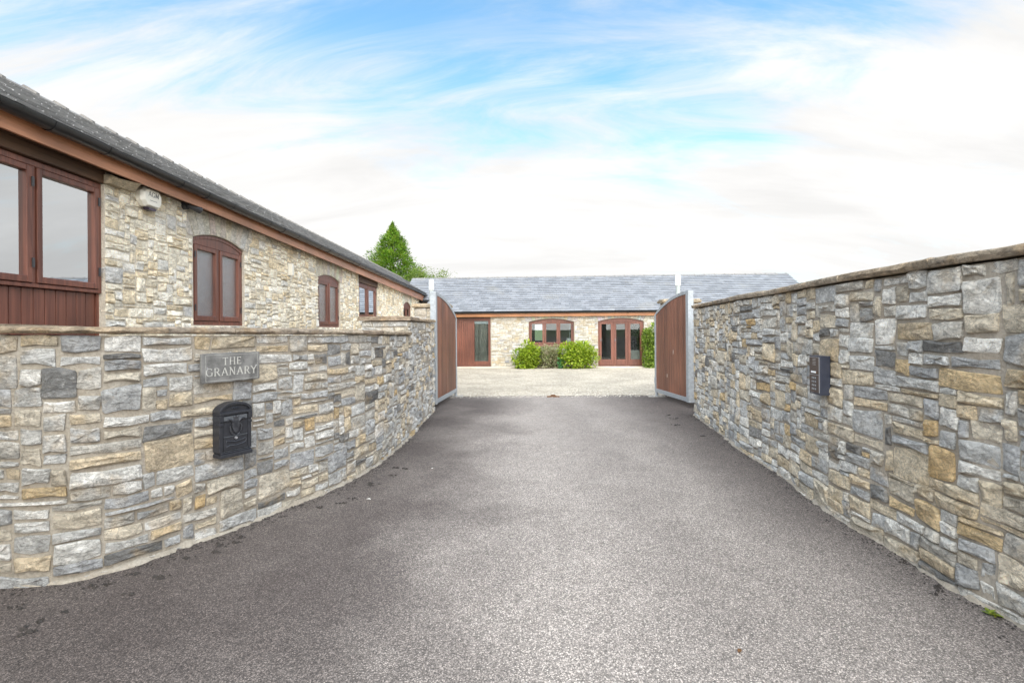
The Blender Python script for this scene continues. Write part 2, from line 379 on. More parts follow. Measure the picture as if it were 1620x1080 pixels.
# ------------------------------------------------------------------ rubble stonework
GREYS = [(.49, .495, .50), (.42, .43, .445), (.56, .56, .555), (.36, .37, .39), (.62, .615, .605), (.47, .455, .43)]
DARKS = [(.20, .203, .208), (.25, .252, .256), (.16, .16, .162)]
BUFFS = [(.54, .475, .375), (.51, .43, .32), (.57, .515, .43), (.50, .46, .395)]
OCHRE = [(.50, .37, .21), (.54, .42, .26)]
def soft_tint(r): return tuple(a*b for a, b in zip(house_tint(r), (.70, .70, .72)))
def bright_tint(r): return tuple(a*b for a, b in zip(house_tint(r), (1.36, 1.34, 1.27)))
def wall_tint(r):
    x = r.random()
    c = r.choice(GREYS if x < .66 else DARKS if x < .70 else BUFFS if x < .98 else OCHRE); s = r.uniform(.94, 1.20)
    return (c[0]*s*1.03, c[1]*s, c[2]*s*.95)
HB = [(.68, .625, .52), (.72, .67, .57), (.64, .57, .45), (.75, .71, .63), (.66, .61, .51), (.61, .52, .38)]
HG = [(.57, .555, .52), (.50, .49, .475), (.62, .60, .56)]
def pale_tint(r):
    x = r.random(); c = r.choice(GREYS if x < .62 else DARKS if x < .655 else BUFFS if x < .975 else OCHRE); s = r.uniform(1.08, 1.42)
    return (c[0]*s*1.03, c[1]*s, c[2]*s*.93)
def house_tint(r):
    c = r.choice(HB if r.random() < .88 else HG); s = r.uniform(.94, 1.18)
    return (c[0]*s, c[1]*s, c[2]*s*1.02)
def rubble(s0, s1, z0, z1, cw, ch, r, blocked=None, big=1.0):
    nx, nz = max(1, round((s1-s0)/cw)), max(1, round((z1-z0)/ch)); cw, ch = (s1-s0)/nx, (z1-z0)/nz
    occ = np.zeros((nx, nz), bool)
    if blocked:
        for i in range(nx):
            for j in range(nz):
                if blocked(s0+(i+.5)*cw, z0+(j+.5)*ch): occ[i, j] = True
    out = []
    for j in range(nz):
        for i in range(nx):
            if occ[i, j]: continue
            q = r.random()
            if q < .08*big: w_, h_ = r.randint(5, 8), r.randint(4, 5)
            elif q < .42: w_, h_ = r.randint(5, 9), r.randint(2, 3)
            elif q < .62: w_, h_ = r.randint(4, 10), r.choice((1, 2, 2))
            elif q < .87: w_, h_ = r.randint(3, 6), r.randint(2, 3)
            else: w_, h_ = r.randint(2, 3), r.randint(1, 4)
            ww = 0
            while ww < w_ and i+ww < nx and not occ[i+ww, j]: ww += 1
            rem = 0
            while i+ww+rem < nx and not occ[i+ww+rem, j] and rem < 2: rem += 1
            if 0 < rem < 2: ww += rem
            hh = 1
            if j+h_ == nz-1: h_ += 1
            while hh < h_ and j+hh < nz and not occ[i:i+ww, j+hh].any(): hh += 1
            occ[i:i+ww, j:j+hh] = True
            out.append((s0+i*cw, s0+(i+ww)*cw, z0+j*ch, z0+(j+hh)*ch))
    return out
def stone_poly(x0, x1, z0, z1, joint, r, simple=False, skew=.012):
    j = joint/2; k = lambda a: r.uniform(-a, a)
    x0, x1, z0, z1 = x0+j, x1-j, z0+j, z1-j
    w_, h_ = x1-x0, z1-z0; sk = min(skew, h_*.14)
    A, B, D, E = (x0+k(sk), z0+k(sk)), (x1+k(sk), z0+k(sk)), (x1+k(sk), z1+k(sk)), (x0+k(sk), z1+k(sk))
    if simple: return [A, B, D, E]
    c = min(w_, h_)*.085
    lerp = lambda p, q, t: (p[0]+(q[0]-p[0])*t, p[1]+(q[1]-p[1])*t)
    pts = []
    for P, Q in ((A, B), (B, D), (D, E), (E, A)):
        L = math.hypot(Q[0]-P[0], Q[1]-P[1])+1e-6; f = min(.4, c*r.uniform(.5, 1.3)/L)
        pts.append(lerp(P, Q, f))
        if L > .11:
            m_ = lerp(P, Q, r.uniform(.35, .65)); pts.append((m_[0]+k(.007), m_[1]+k(.010)))
        pts.append(lerp(P, Q, 1-min(.4, c*r.uniform(.5, 1.3)/L)))
    return pts
def add_stone(mb, poly, proud, r, col, simple=False, embed=.035):
    n = len(poly); cx = sum(p[0] for p in poly)/n; cz = sum(p[1] for p in poly)/n
    vs = [(p[0], -embed, p[1]) for p in poly]
    vs += [(p[0], proud*.6*r.uniform(.5, 1.3), p[1]) for p in poly]
    tilt, tz = r.uniform(-.5, .5), r.uniform(-.35, .35)
    hw = max(1e-3, max(p[0] for p in poly)-cx); hh = max(1e-3, max(p[1] for p in poly)-cz)
    def ring(f, lo, hi):
        for p in poly:
            q = f*r.uniform(.9, 1.08) if f < .7 else f
            x, z = cx+(p[0]-cx)*q, cz+(p[1]-cz)*q
            vs.append((x, proud*max(.25, (1+tilt*(p[0]-cx)/hw*.6+tz*(p[1]-cz)/hh)*r.uniform(lo, hi)), z))
    ring(.88 if not simple else .85, .7, 1.15)
    if not simple: ring(.5, .65, 1.5)
    k = 3 if simple else 4
    fs = [(j*n+i, j*n+(i+1) % n, (j+1)*n+(i+1) % n, (j+1)*n+i) for j in range(k-1) for i in range(n)]
    if simple: fs.append(tuple(2*n+i for i in range(n)))
    else:
        vs.append((cx+r.uniform(-.2, .2)*hw, proud*r.uniform(.7, 1.5), cz+r.uniform(-.2, .2)*hh))
        fs += [(3*n+i, 3*n+(i+1) % n, 4*n) for i in range(n)]
    mb.add(vs, fs, col)
def emit_stones(parent, T, stones, mat, world, limit=300, smooth=28, simple_rest=False):
    """stones: (poly, proud, tint, seed). The ones that show largest become parts, the rest one joined part."""
    scored = []
    for st in stones:
        poly = st[0]; cx = sum(p[0] for p in poly)/len(poly); cz = sum(p[1] for p in poly)/len(poly)
        p = world(cx, .02, cz)
        if p[1] < .6: sc = 0
        else:
            x, y = project(p); q = [project(world(*(pp[0], .02, pp[1]))) for pp in (min(poly), max(poly), min(poly, key=lambda a: a[1]), max(poly, key=lambda a: a[1]))] if p[1] > 1 else [(0, 0)]*4
            a = abs(q[1][0]-q[0][0])*abs(q[3][1]-q[2][1])
            sc = a if -60 < x < 1680 and -40 < y < 1120 else a*1e-4
        scored.append((sc, st))
    order = sorted(range(len(scored)), key=lambda i: -scored[i][0]); single = set(order[:limit])
    rest = MB(T)
    for i, (sc, (poly, proud, tint, seed)) in enumerate(scored):
        if i in single:
            b = MB(T); add_stone(b, poly, proud, random.Random(seed), tint); b.build('stone', mat, parent, smooth)
        else: add_stone(rest, poly, proud, random.Random(seed), tint, simple_rest)
    if rest.v: tag(rest.build('rubble_stonework', mat, parent, smooth), kind='stuff')

# ------------------------------------------------------------------ boundary walls
class Path:
    def __init__(s, pts):
        P = [np.array(p, float) for p in pts]; P = [2*P[0]-P[1]]+P+[2*P[-1]-P[-2]]; o = []
        for i in range(1, len(P)-2):
            for t in np.linspace(0, 1, 16, endpoint=False):
                a, b, c, d = P[i-1:i+3]
                o.append(.5*(2*b+(c-a)*t+(2*a-5*b+4*c-d)*t*t+(3*b-a-3*c+d)*t**3))
        o.append(P[-2]); s.p = np.array(o); s.d = np.concatenate([[0], np.cumsum(np.linalg.norm(np.diff(s.p, axis=0), axis=1))]); s.L = s.d[-1]
    def at(s, u):
        x = np.interp(u, s.d, s.p[:, 0]); y = np.interp(u, s.d, s.p[:, 1]); e = .06
        tx = np.interp(u+e, s.d, s.p[:, 0])-np.interp(u-e, s.d, s.p[:, 0]); ty = np.interp(u+e, s.d, s.p[:, 1])-np.interp(u-e, s.d, s.p[:, 1])
        l = math.hypot(tx, ty); return x, y, tx/l, ty/l
    def P(s, u, d, z):
        x, y, tx, ty = s.at(u); return (x+ty*d, y-tx*d, z)
    def find(s, px):                                  # arc length where the base crosses a photo column
        best = min(range(len(s.p)), key=lambda i: abs(project((s.p[i][0], max(.1, s.p[i][1]), 0))[0]-px) if s.p[i][1] > .3 else 1e9)
        return s.d[best]
def wall_body(parent, T, u0, u1, top, thick, mortar, step=.16):
    n = max(1, math.ceil((u1-u0)/step)); mb = MB(T); vs = []; fs = []
    for i in range(n+1):
        u = u0+(u1-u0)*i/n; h = top(u)-.012
        vs += [(u, 0, -.05), (u, 0, h), (u, -thick, h), (u, -thick, -.05)]
    for i in range(n):
        for j in range(4): fs.append((4*i+j, 4*i+(j+1) % 4, 4*i+4+(j+1) % 4, 4*i+4+j))
    fs += [(0, 1, 2, 3), (4*n+3, 4*n+2, 4*n+1, 4*n)]
    mb.add(vs, fs); return mb.build('mortar_core', mortar, parent)
def coping_run(parent, T, u0, u1, top, thick, over, r, th=.048, lo=.45, hi=.95, name='coping_stone'):
    u = u0
    while u < u1-.02:
        L = r.uniform(lo, hi)
        if u1-u-L < lo*.6: L = u1-u
        b = MB(T); n = max(3, round(L/.085)); vs = []; fs = []; tt = th*r.uniform(.92, 1.1); dz = r.uniform(-.003, .003); col = r.choice([(.40, .31, .215), (.36, .275, .20), (.43, .35, .26), (.33, .27, .21)])
        sl = r.uniform(-.004, .004)
        for i in range(n+1):
            uu = u+.003+(L-.006)*i/n; h = top(uu); k = lambda a: r.uniform(-a, a); o_ = over+k(.008)
            zt = h+tt+dz+sl*(i/n-.5)
            ring = [(uu, o_-.012+k(.005), h+.001), (uu, o_+k(.007), h+tt*.42+k(.006)), (uu, o_-.006+k(.006), zt-.008+k(.003)), (uu, o_-.022+k(.004), zt), (uu, -thick*.5, zt+.004+k(.003)), (uu, -thick-over+.01, zt), (uu, -thick-over, h+.001)]
            vs += ring
        m = 7
        for i in range(n):
            for j in range(m): fs.append((m*i+j, m*i+(j+1) % m, m*i+m+(j+1) % m, m*i+m+j))
        fs += [tuple(range(m)), tuple(m*n+j for j in reversed(range(m)))]
        b.add(vs, fs, col); b.build(name, M['coping'], parent, 50); u += L
def make_stones(u0, u1, z0, z1, cw, ch, r, tint, joint, proud, blocked=None, big=1.0, skew=.012):
    res = []
    for x0, x1, a, b in rubble(u0, u1, z0, z1, cw, ch, r, blocked, big):
        res.append((stone_poly(x0, x1, a, b, joint*r.uniform(.7, 1.3), r, skew=skew), r.uniform(*proud), tint(r), r.random()))
    return res

def fillet(parent, T, u0, u1, r, step=.055):
    n = int((u1-u0)/step); vs = []; fs = []
    for i in range(n+1):
        u = u0+(u1-u0)*i/n; w_ = max(.012, r.gauss(.035, .014)); h = max(.012, r.gauss(.030, .012))
        vs += [(u, -.02, -.01), (u, w_, -.01), (u, w_*.45, h*.6), (u, -.02+.01, h)]
    for i in range(n):
        for j in range(4): fs.append((4*i+j, 4*i+(j+1) % 4, 4*i+4+(j+1) % 4, 4*i+4+j))
    mb = MB(T); mb.add(vs, fs+[(0, 1, 2, 3), (4*n+3, 4*n+2, 4*n+1, 4*n)]); mb.build('mortar_fillet', M['mortar'], parent, 60)
# left wall, curving from the roadside into the gateway
LP = Path([(-7.4, 2.95), (-5.0, 2.93), (-3.9, 2.94)]+[tuple(ground(*p).xy) for p in ((0, 928), (106, 920), (212, 893), (293, 863), (367, 838), (450, 804), (535, 769), (598, 733), (647, 691), (672, 663))]+[(-1.47, 9.45)])
uA = LP.find(647); uE = LP.L
ltop = lambda u: 1.512-.072*max(0, min(1, (u-3.5)/(uA-3.5)))      # underside of the coping
wl_loc = LP.P(4.5, -.2, 0)
t = thing('boundary_wall', 'low curved grey and buff rubble wall bearing the name plaque and letterbox', 'wall', wl_loc)
T = lambda u, d, z: tuple(a-b for a, b in zip(LP.P(u, d, z), wl_loc))
wall_body(t, T, 0, uA, ltop, .40, M['mortar'])
st = make_stones(0, uA, -.03, 1.0, .041, .039*1.0/1.47, random.Random(21), wall_tint, .016, (.006, .021), skew=.018)
st = [([(p[0], p[1]*(ltop(p[0])-.006)) for p in s_[0]], *s_[1:]) for s_ in st]
emit_stones(t, T, st, M['stone'], LP.P)
fillet(t, T, 0, uA, random.Random(61))
coping_run(t, T, 0, uA+.02, ltop, .40, .045, random.Random(3))
# taller end pier of the left wall beside the gate
pier_top = 1.645
p_loc = LP.P((uA+uE)/2, -.3, 0)
t = thing('wall_end_pier', 'taller square end block of the left wall beside the open gate', 'pier', p_loc)
Tp = lambda u, d, z: tuple(a-b for a, b in zip(LP.P(u, d, z), p_loc))
a0, a1 = uA, uE
mb = MB(Tp); mb.box((a0, -.66, -.05), (a1, 0, pier_top-.01)); mb.build('mortar_core', M['mortar'], t)
st = make_stones(a0, a1, -.03, pier_top-.01, .042, .042, random.Random(8), wall_tint, .017, (.012, .034))
emit_stones(t, Tp, st, M['stone'], LP.P, 200)
fillet(t, Tp, a0, a1, random.Random(63))
# near end face of the block, above the lower coping (seen over the wall)
xA, yA, txA, tyA = LP.at(a0)
endP = lambda s, d, z: (xA-tyA*(.66-s)-txA*d, yA+txA*(.66-s)-tyA*d, z)
Te = lambda s, d, z: tuple(a-b for a, b in zip(endP(s, d, z), p_loc))
st = make_stones(0, .66, .02, pier_top-.01, .05, .04, random.Random(6), wall_tint, .017, (.008, .02), blocked=lambda s, z: z < ltop(uA)+.05 and s > .24)
emit_stones(t, Te, st, M['stone'], endP, 40)
# far end face
xE, yE, txE, tyE = LP.at(a1)
farP = lambda s, d, z: (xE-tyE*s+txE*d, yE+txE*s+tyE*d, z)
Tf = lambda s, d, z: tuple(a-b for a, b in zip(farP(s, d, z), p_loc))
emit_stones(t, Tf, make_stones(0, .66, -.03, pier_top-.01, .05, .04, random.Random(16), wall_tint, .017, (.008, .02)), M['stone'], farP, 0)
coping_run(t, Tp, a0-.05, a1+.05, lambda u: pier_top, .66, .05, random.Random(14), .055, .7, 1.1)

# right wall
RP = Path([(3.17, 8.80)]+[tuple(ground(*p).xy) for p in ((1145, 689), (1174, 713), (1235, 750), (1276, 783), (1333, 823), (1406, 864), (1463, 901), (1528, 942), (1610, 985))]+[(2.44, 1.5), (2.40, .2), (2.40, -2.5)])
rtop = lambda u: 1.855
wr_loc = RP.P(4, -.2, 0)
t = thing('boundary_wall', 'tall right hand grey rubble wall carrying the entry keypad', 'wall', wr_loc)
T = lambda u, d, z: tuple(a-b for a, b in zip(RP.P(u, d, z), wr_loc))
wall_body(t, T, 0, RP.L, rtop, .40, M['mortar'])
st = make_stones(0, RP.L, -.03, 1.85, .042, .039, random.Random(83), pale_tint, .016, (.006, .023), skew=.018)
emit_stones(t, T, st, M['stone'], RP.P)
fillet(t, T, 0, RP.L, random.Random(62))
coping_run(t, T, -.02, RP.L, rtop, .40, .05, random.Random(9), .055, .5, 1.0)

# straight walls behind the open gate leaves, and the gate piers
GL0, GL1 = ground(686, 640, .1), ground(721.5, 619.5, .1)   # left leaf: free end, hinge end
GR0, GR1 = ground(1094, 637, .1), ground(1038, 619.5, .1)
def straight_wall(name, label, cat, a, b, h, thick, seed, cop=.05, stones=60, faces=True):
    """a->b runs to the viewer's right when facing the wall; thickness goes behind."""
    a, b = Vector(a), Vector(b); d = (b-a); L = d.length; rz = math.atan2(d.y, d.x)
    t = thing(name, label, cat, (a.x, a.y, 0), rz)
    wd = lambda s, dd, z: (a.x+math.cos(rz)*s+math.sin(rz)*dd, a.y+math.sin(rz)*s-math.cos(rz)*dd, z)
    mb = MB(FLIP); mb.box((0, -thick, -.05), (L, 0, h-.01)); mb.build('mortar_core', M['mortar'], t)
    emit_stones(t, FLIP, make_stones(0, L, -.03, h-.01, .05, .042, random.Random(seed), wall_tint, .018, (.01, .03)), M['stone'], wd, stones)
    coping_run(t, FLIP, -.04, L+.04, lambda u: h, thick, cop, random.Random(seed+1), .05, .5, 1.0)
    return t
straight_wall('boundary_wall', 'short stretch of wall behind the left gate leaf', 'wall', (-1.92, 9.48, 0), (-1.92, 11.85, 0), 1.6, .3, 31, .04, 20)
straight_wall('boundary_wall', 'short stretch of wall behind the right gate leaf', 'wall', (3.86, 11.55, 0), (3.86, 8.85, 0), 1.75, .3, 33, .04, 20)
def gate_pier(cx, cy, wdt, dep, h, seed, label):
    t = thing('gate_pier', label, 'pier', (cx, cy, 0), 0, 'stone gate piers')
    q, p_ = wdt/2, dep/2; mb = MB(); mb.box((-q, -p_, -.05), (q, p_, h-.005)); mb.build('mortar_core', M['mortar'], t)
    for ang in (0, 90, 180, -90):
        rot = Matrix.Rotation(R(ang), 3, 'Z'); hw, off = (q, p_) if ang in (0, 180) else (p_, q)
        Tq = lambda s, d, z, rot=rot, hw=hw, off=off: tuple(rot @ Vector((s-hw, -off-d, z)))
        wd = lambda s, d, z, rot=rot, hw=hw, off=off: tuple(rot @ Vector((s-hw, -off-d, z))+Vector((cx, cy, 0)))
        emit_stones(t, Tq, make_stones(0, 2*hw, -.03, h-.01, .055, .045, random.Random(seed+ang), wall_tint, .018, (.008, .02)), M['stone'], wd, 40 if ang == 0 else 6)
    r = random.Random(seed+500); b = MB(); m = 7; vs = []; e = .06
    for z, ex in ((h, e-.015), (h+.03, e), (h+.07, e-.008), (h+.095, e-.05)):
        for i in range(4*m):
            s_, k = divmod(i, m); f = -1+2*k/m
            x, y = [(f, -1), (1, f), (-f, 1), (-1, -f)][s_]
            vs.append((x*(q+ex)+r.uniform(-.008, .008), y*(p_+ex)+r.uniform(-.008, .008), z+(r.uniform(-.006, .006) if z > h+.05 else 0)))
    n = 4*m; fs = [(i*n+j, i*n+(j+1) % n, (i+1)*n+(j+1) % n, (i+1)*n+j) for i in range(3) for j in range(n)]+[tuple(range(n-1, -1, -1)), tuple(3*n+j for j in range(n))]
    b.add(vs, fs, (.38, .31, .22)); b.build('cap_stone', M['coping'], t, 45)
    return t
PYL, PYR, PDEP = 12.05, 11.75, .34             # pier centre lines
xl0, xl1 = ray(651, 482).x*(PYL-.23), ray(716, 482).x*(PYL+.23); xr0, xr1 = ray(1039.5, 478).x*(PYR+.23), ray(1110, 478).x*(PYR-.23)
gate_pier((xl0+xl1)/2, PYL, xl1-xl0-.12, PDEP, EYE+ray(686, 481).z*PYL-.09, 41, 'stone pier behind the left gate leaf')
gate_pier((xr0+xr1)/2, PYR, xr1-xr0-.12, PDEP, EYE+ray(1072, 473.5).z*PYR-.09, 45, 'stone pier behind the right gate leaf')
def post_light(cx, cy, z0, zt, label):
    t = thing('post_light', label, 'light', (cx, cy, z0), 0, 'lights on the gate piers')
    zt -= z0; zw = zt-.25
    mb = MB(); mb.lathe([(.075, 0), (.075, .02), (.05, .025), (.05, zw)], 20); mb.build('post', M['greypost'], t, 40)
    mb = MB(); mb.lathe([(.06, zw+.001), (.062, zw+.02), (.062, zt-.03), (.055, zt-.005), (.02, zt)], 20); mb.build('lamp_head', M['whiteplastic'], t, 40)
def z_at(y_px, x_px, Y): return EYE+ray(x_px, y_px).z*Y
post_light(ray(682.5, 450).x*PYL, PYL, EYE+ray(686, 481).z*PYL+.004, z_at(442, 682, PYL), 'white headed post light on the left gate pier')
post_light(ray(1072.5, 450).x*PYR, PYR, EYE+ray(1072, 473.5).z*PYR+.004, z_at(435, 1072, PYR), 'white headed post light on the right gate pier')

# ------------------------------------------------------------------ gates
def gate(free, hinge, label, z_free, z_hinge, seed, side):
    d = hinge-free; L = math.hypot(d.x, d.y); rz = math.atan2(d.y, d.x)
    t = thing('gate_leaf', label, 'gate', (free.x, free.y, 0), rz, 'open driveway gate leaves')
    z0 = .10; sw = .085
    top = lambda s: z_hinge+(z_free-z_hinge)*(1-(max(0, min(1, s/L)))**2.1)
    dp = .06
    fr = MB()
    fr.box((0, -.055, z0), (.11, .055, top(0)))                                           # broad free-end stile
    fr.build('stile', M['galv'], t, bevel=.005)
    fr = MB(); fr.box((L-.07, -dp/2, z0), (L, dp/2, top(L))); fr.build('stile', M['galv'], t, bevel=.004)
    b = MB(); b.box((.111, -dp/2, z0), (L-.071, dp/2, z0+.085)); b.build('bottom_rail', M['galv'], t, bevel=.004)
    b = MB(); n = 26; vs = []; fs = []
    for i in range(n+1):
        s = .111+(L-.182)*i/n; h = top(s); vs += [(s, -dp/2, h-.06), (s, dp/2, h-.06), (s, dp/2, h), (s, -dp/2, h)]
    for i in range(n):
        for j in range(4): fs.append((4*i+j, 4*i+(j+1) % 4, 4*i+4+(j+1) % 4, 4*i+4+j))
    fs += [(0, 1, 2, 3), (4*n+3, 4*n+2, 4*n+1, 4*n)]
    b.add(vs, fs); b.build('arched_top_rail', M['galv'], t, 40)
    r = random.Random(seed); n = 15; pwid = (L-.182)/n
    for i in range(n):
        s0 = .111+i*pwid+.002; s1 = s0+pwid-.004; o = r.uniform(-.002, .002); k = .22
        b = MB(); h0, h1 = top(s0)-.062, top(s1)-.062
        prof = [(s0, -.014), (s0+.004, -.020), (s1-.004, -.020), (s1, -.014), (s1, .014), (s1-.004, .020), (s0+.004, .020), (s0, .014)]
        b.add([(x, y+o, z0+.086) for x, y in prof]+[(x, y+o, (h0 if x < (s0+s1)/2 else h1)) for x, y in prof],
              [tuple(range(8)), tuple(range(15, 7, -1))]+[(q, (q+1) % 8, 8+(q+1) % 8, 8+q) for q in range(8)])
        b.build('plank', M['gatewood'], t)
    for zz_ in (.3, 1.45):
        b = MB(); b.box((L+.001, -.02, zz_), (L+.05, .02, zz_+.10)); b.tube([(L+.055, 0, zz_-.02), (L+.055, 0, zz_+.12)], .02, 10); b.build('hinge', M['galv'], t)
    b = MB(); b.tube([(L-.035, 0, .009), (L-.035, 0, z0+.001)], .03, 12); b.build('pivot', M['galv'], t, 40)
    if side > 0:   # pale knots and scuffs showing on the inner boards
        for (s, z, w_, h_) in ((L*.44, 1.03, .022, .05), (L*.62, .52, .016, .04)):
            b = MB(); b.add([(s+math.cos(a)*w_/2, side*.0215, z+math.sin(a)*h_) for a in np.linspace(0, 6.28, 9)[:-1]]+[(s+math.cos(a)*w_/2, side*.019, z+math.sin(a)*h_) for a in np.linspace(0, 6.28, 9)[:-1]], [tuple(range(8))]+[(i, (i+1) % 8, 8+(i+1) % 8, 8+i) for i in range(8)]); b.build('pale_knot', M['potbeige'], t)
    return t
gate(GL0, GL1, 'left leaf of the open gate, arched brown boards in a steel frame', z_at(461, 686, GL0.y), z_at(503, 721, GL1.y), 51, -1)
gate(GR0, GR1, 'right leaf of the open gate, arched brown boards in a steel frame', z_at(459, 1094, GR0.y), z_at(497, 1038, GR1.y), 53, 1)
for g, lab in ((GL1, 'worn ground plate under the hinge of the left gate leaf'), (GR1, 'worn ground plate under the hinge of the right gate leaf')):
    t = thing('gate_pivot_plate', lab, 'plate', (g.x, g.y-.02, 0), .1, 'gate pivot plates')
    b = MB(); b.box((-.17, -.13, 0), (.17, .13, .008)); b.build('plate', M['plate'], t, bevel=.003)
    for dx in (-.14, .14):
        b = MB(); b.lathe([(.012, .008), (.012, .014), (.004, .016)], 8, (dx, -.09)); b.build('bolt', M['plate'], t)
g = ground(875, 627.5)
t = thing('gate_stop', 'small rusty gate stop at the edge of the tarmac', 'gate stop', (g.x, g.y, 0))
b = MB(); b.box((-.14, -.06, 0), (.14, .06, .018)); b.build('base_plate', M['rusty'], t, bevel=.004)
b = MB(); b.prism([(-.07, .018), (.07, .018), (.045, .05), (-.045, .05)], -.02, .02); b.build('stop_block', M['rusty'], t)

# ------------------------------------------------------------------ houses
def arch_z(o, s): sc_, hw = (o['s0']+o['s1'])/2, (o['s1']-o['s0'])/2; return o['z1']+o.get('rise', 0)*(1-((s-sc_)/hw)**2)
def wall_core(parent, s0, s1, ztop, thick, ops, mat, z0=-.05):
    mb = MB(FLIP); cur = s0
    for o in sorted(ops, key=lambda o: o['s0']):
        mb.box((cur, -thick, z0), (o['s0'], 0, ztop))
        if o['z0'] > z0: mb.box((o['s0'], -thick, z0), (o['s1'], 0, o['z0']))
        if o.get('rise'):
            N = 12; bot = [(o['s0']+(o['s1']-o['s0'])*i/N, arch_z(o, o['s0']+(o['s1']-o['s0'])*i/N)) for i in range(N+1)]
            for (pa, pb) in zip(bot[:-1], bot[1:]): mb.prism([pa, pb, (pb[0], ztop), (pa[0], ztop)], -thick, 0)
        elif o['z1'] < ztop-.002 and not o.get('lintel'): mb.box((o['s0'], -thick, o['z1']), (o['s1'], 0, ztop))
        cur = o['s1']
    mb.box((cur, -thick, z0), (s1, 0, ztop))
    return mb.build('wall_core', mat, parent)
def voussoirs(o, ring, r, zcap, n, tint, joint=.010, proud=(.008, .016)):
    """dressed stones set radially over an arched head"""
    res = []; sc_, hw = (o['s0']+o['s1'])/2, (o['s1']-o['s0'])/2; ext = .10; cz = o['z1']-hw*1.9
    f = lambda s: o['z1']+o['rise']*(1-min(1, abs((s-sc_)/hw))**2)
    xs = [o['s0']-ext+(2*hw+2*ext)*i/n for i in range(n+1)]
    for i in range(n):
        a, b = xs[i]+joint/2, xs[i+1]-joint/2
        def up(s):
            z = f(s)+.006; k = min(ring*r.uniform(.93, 1.05), zcap-z); dx = (s-sc_)/(z-cz); return (s+dx*k, z+k)
        res.append(([(a, f(a)+.006), ((a+b)/2, f((a+b)/2)+.006), (b, f(b)+.006), up(b), up(a)], r.uniform(*proud), tint(r), r.random()))
    return res
def blocked_fn(ops, ring):
    def fn(s, z):
        for o in ops:
            e = .012
            if o['s0']-e < s < o['s1']+e and o['z0']-e < z < o['z1']+e: return True
            if o.get('rise') and o['s0']-.12 < s < o['s1']+.12 and z >= o['z1']-.02: return True
            if not o.get('rise') and o.get('lintel') and o['s0']-.12 < s < o['s1']+.12 and z > o['z1']-.03: return True
        return False
    return fn
def bar(mb, a, b): mb.box(a, b)
def rect_frame(mb, s0, s1, z0, z1, w_, d0, d1, bottom=None, top=None):
    bo = w_ if bottom is None else bottom; tp = w_ if top is None else top
    mb.box((s0, d0, z0), (s0+w_, d1, z1)); mb.box((s1-w_, d0, z0), (s1, d1, z1))
    mb.box((s0+w_, d0+.001, z0), (s1-w_, d1-.001, z0+bo)); mb.box((s0+w_, d0+.001, z1-tp), (s1-w_, d1-.001, z1))
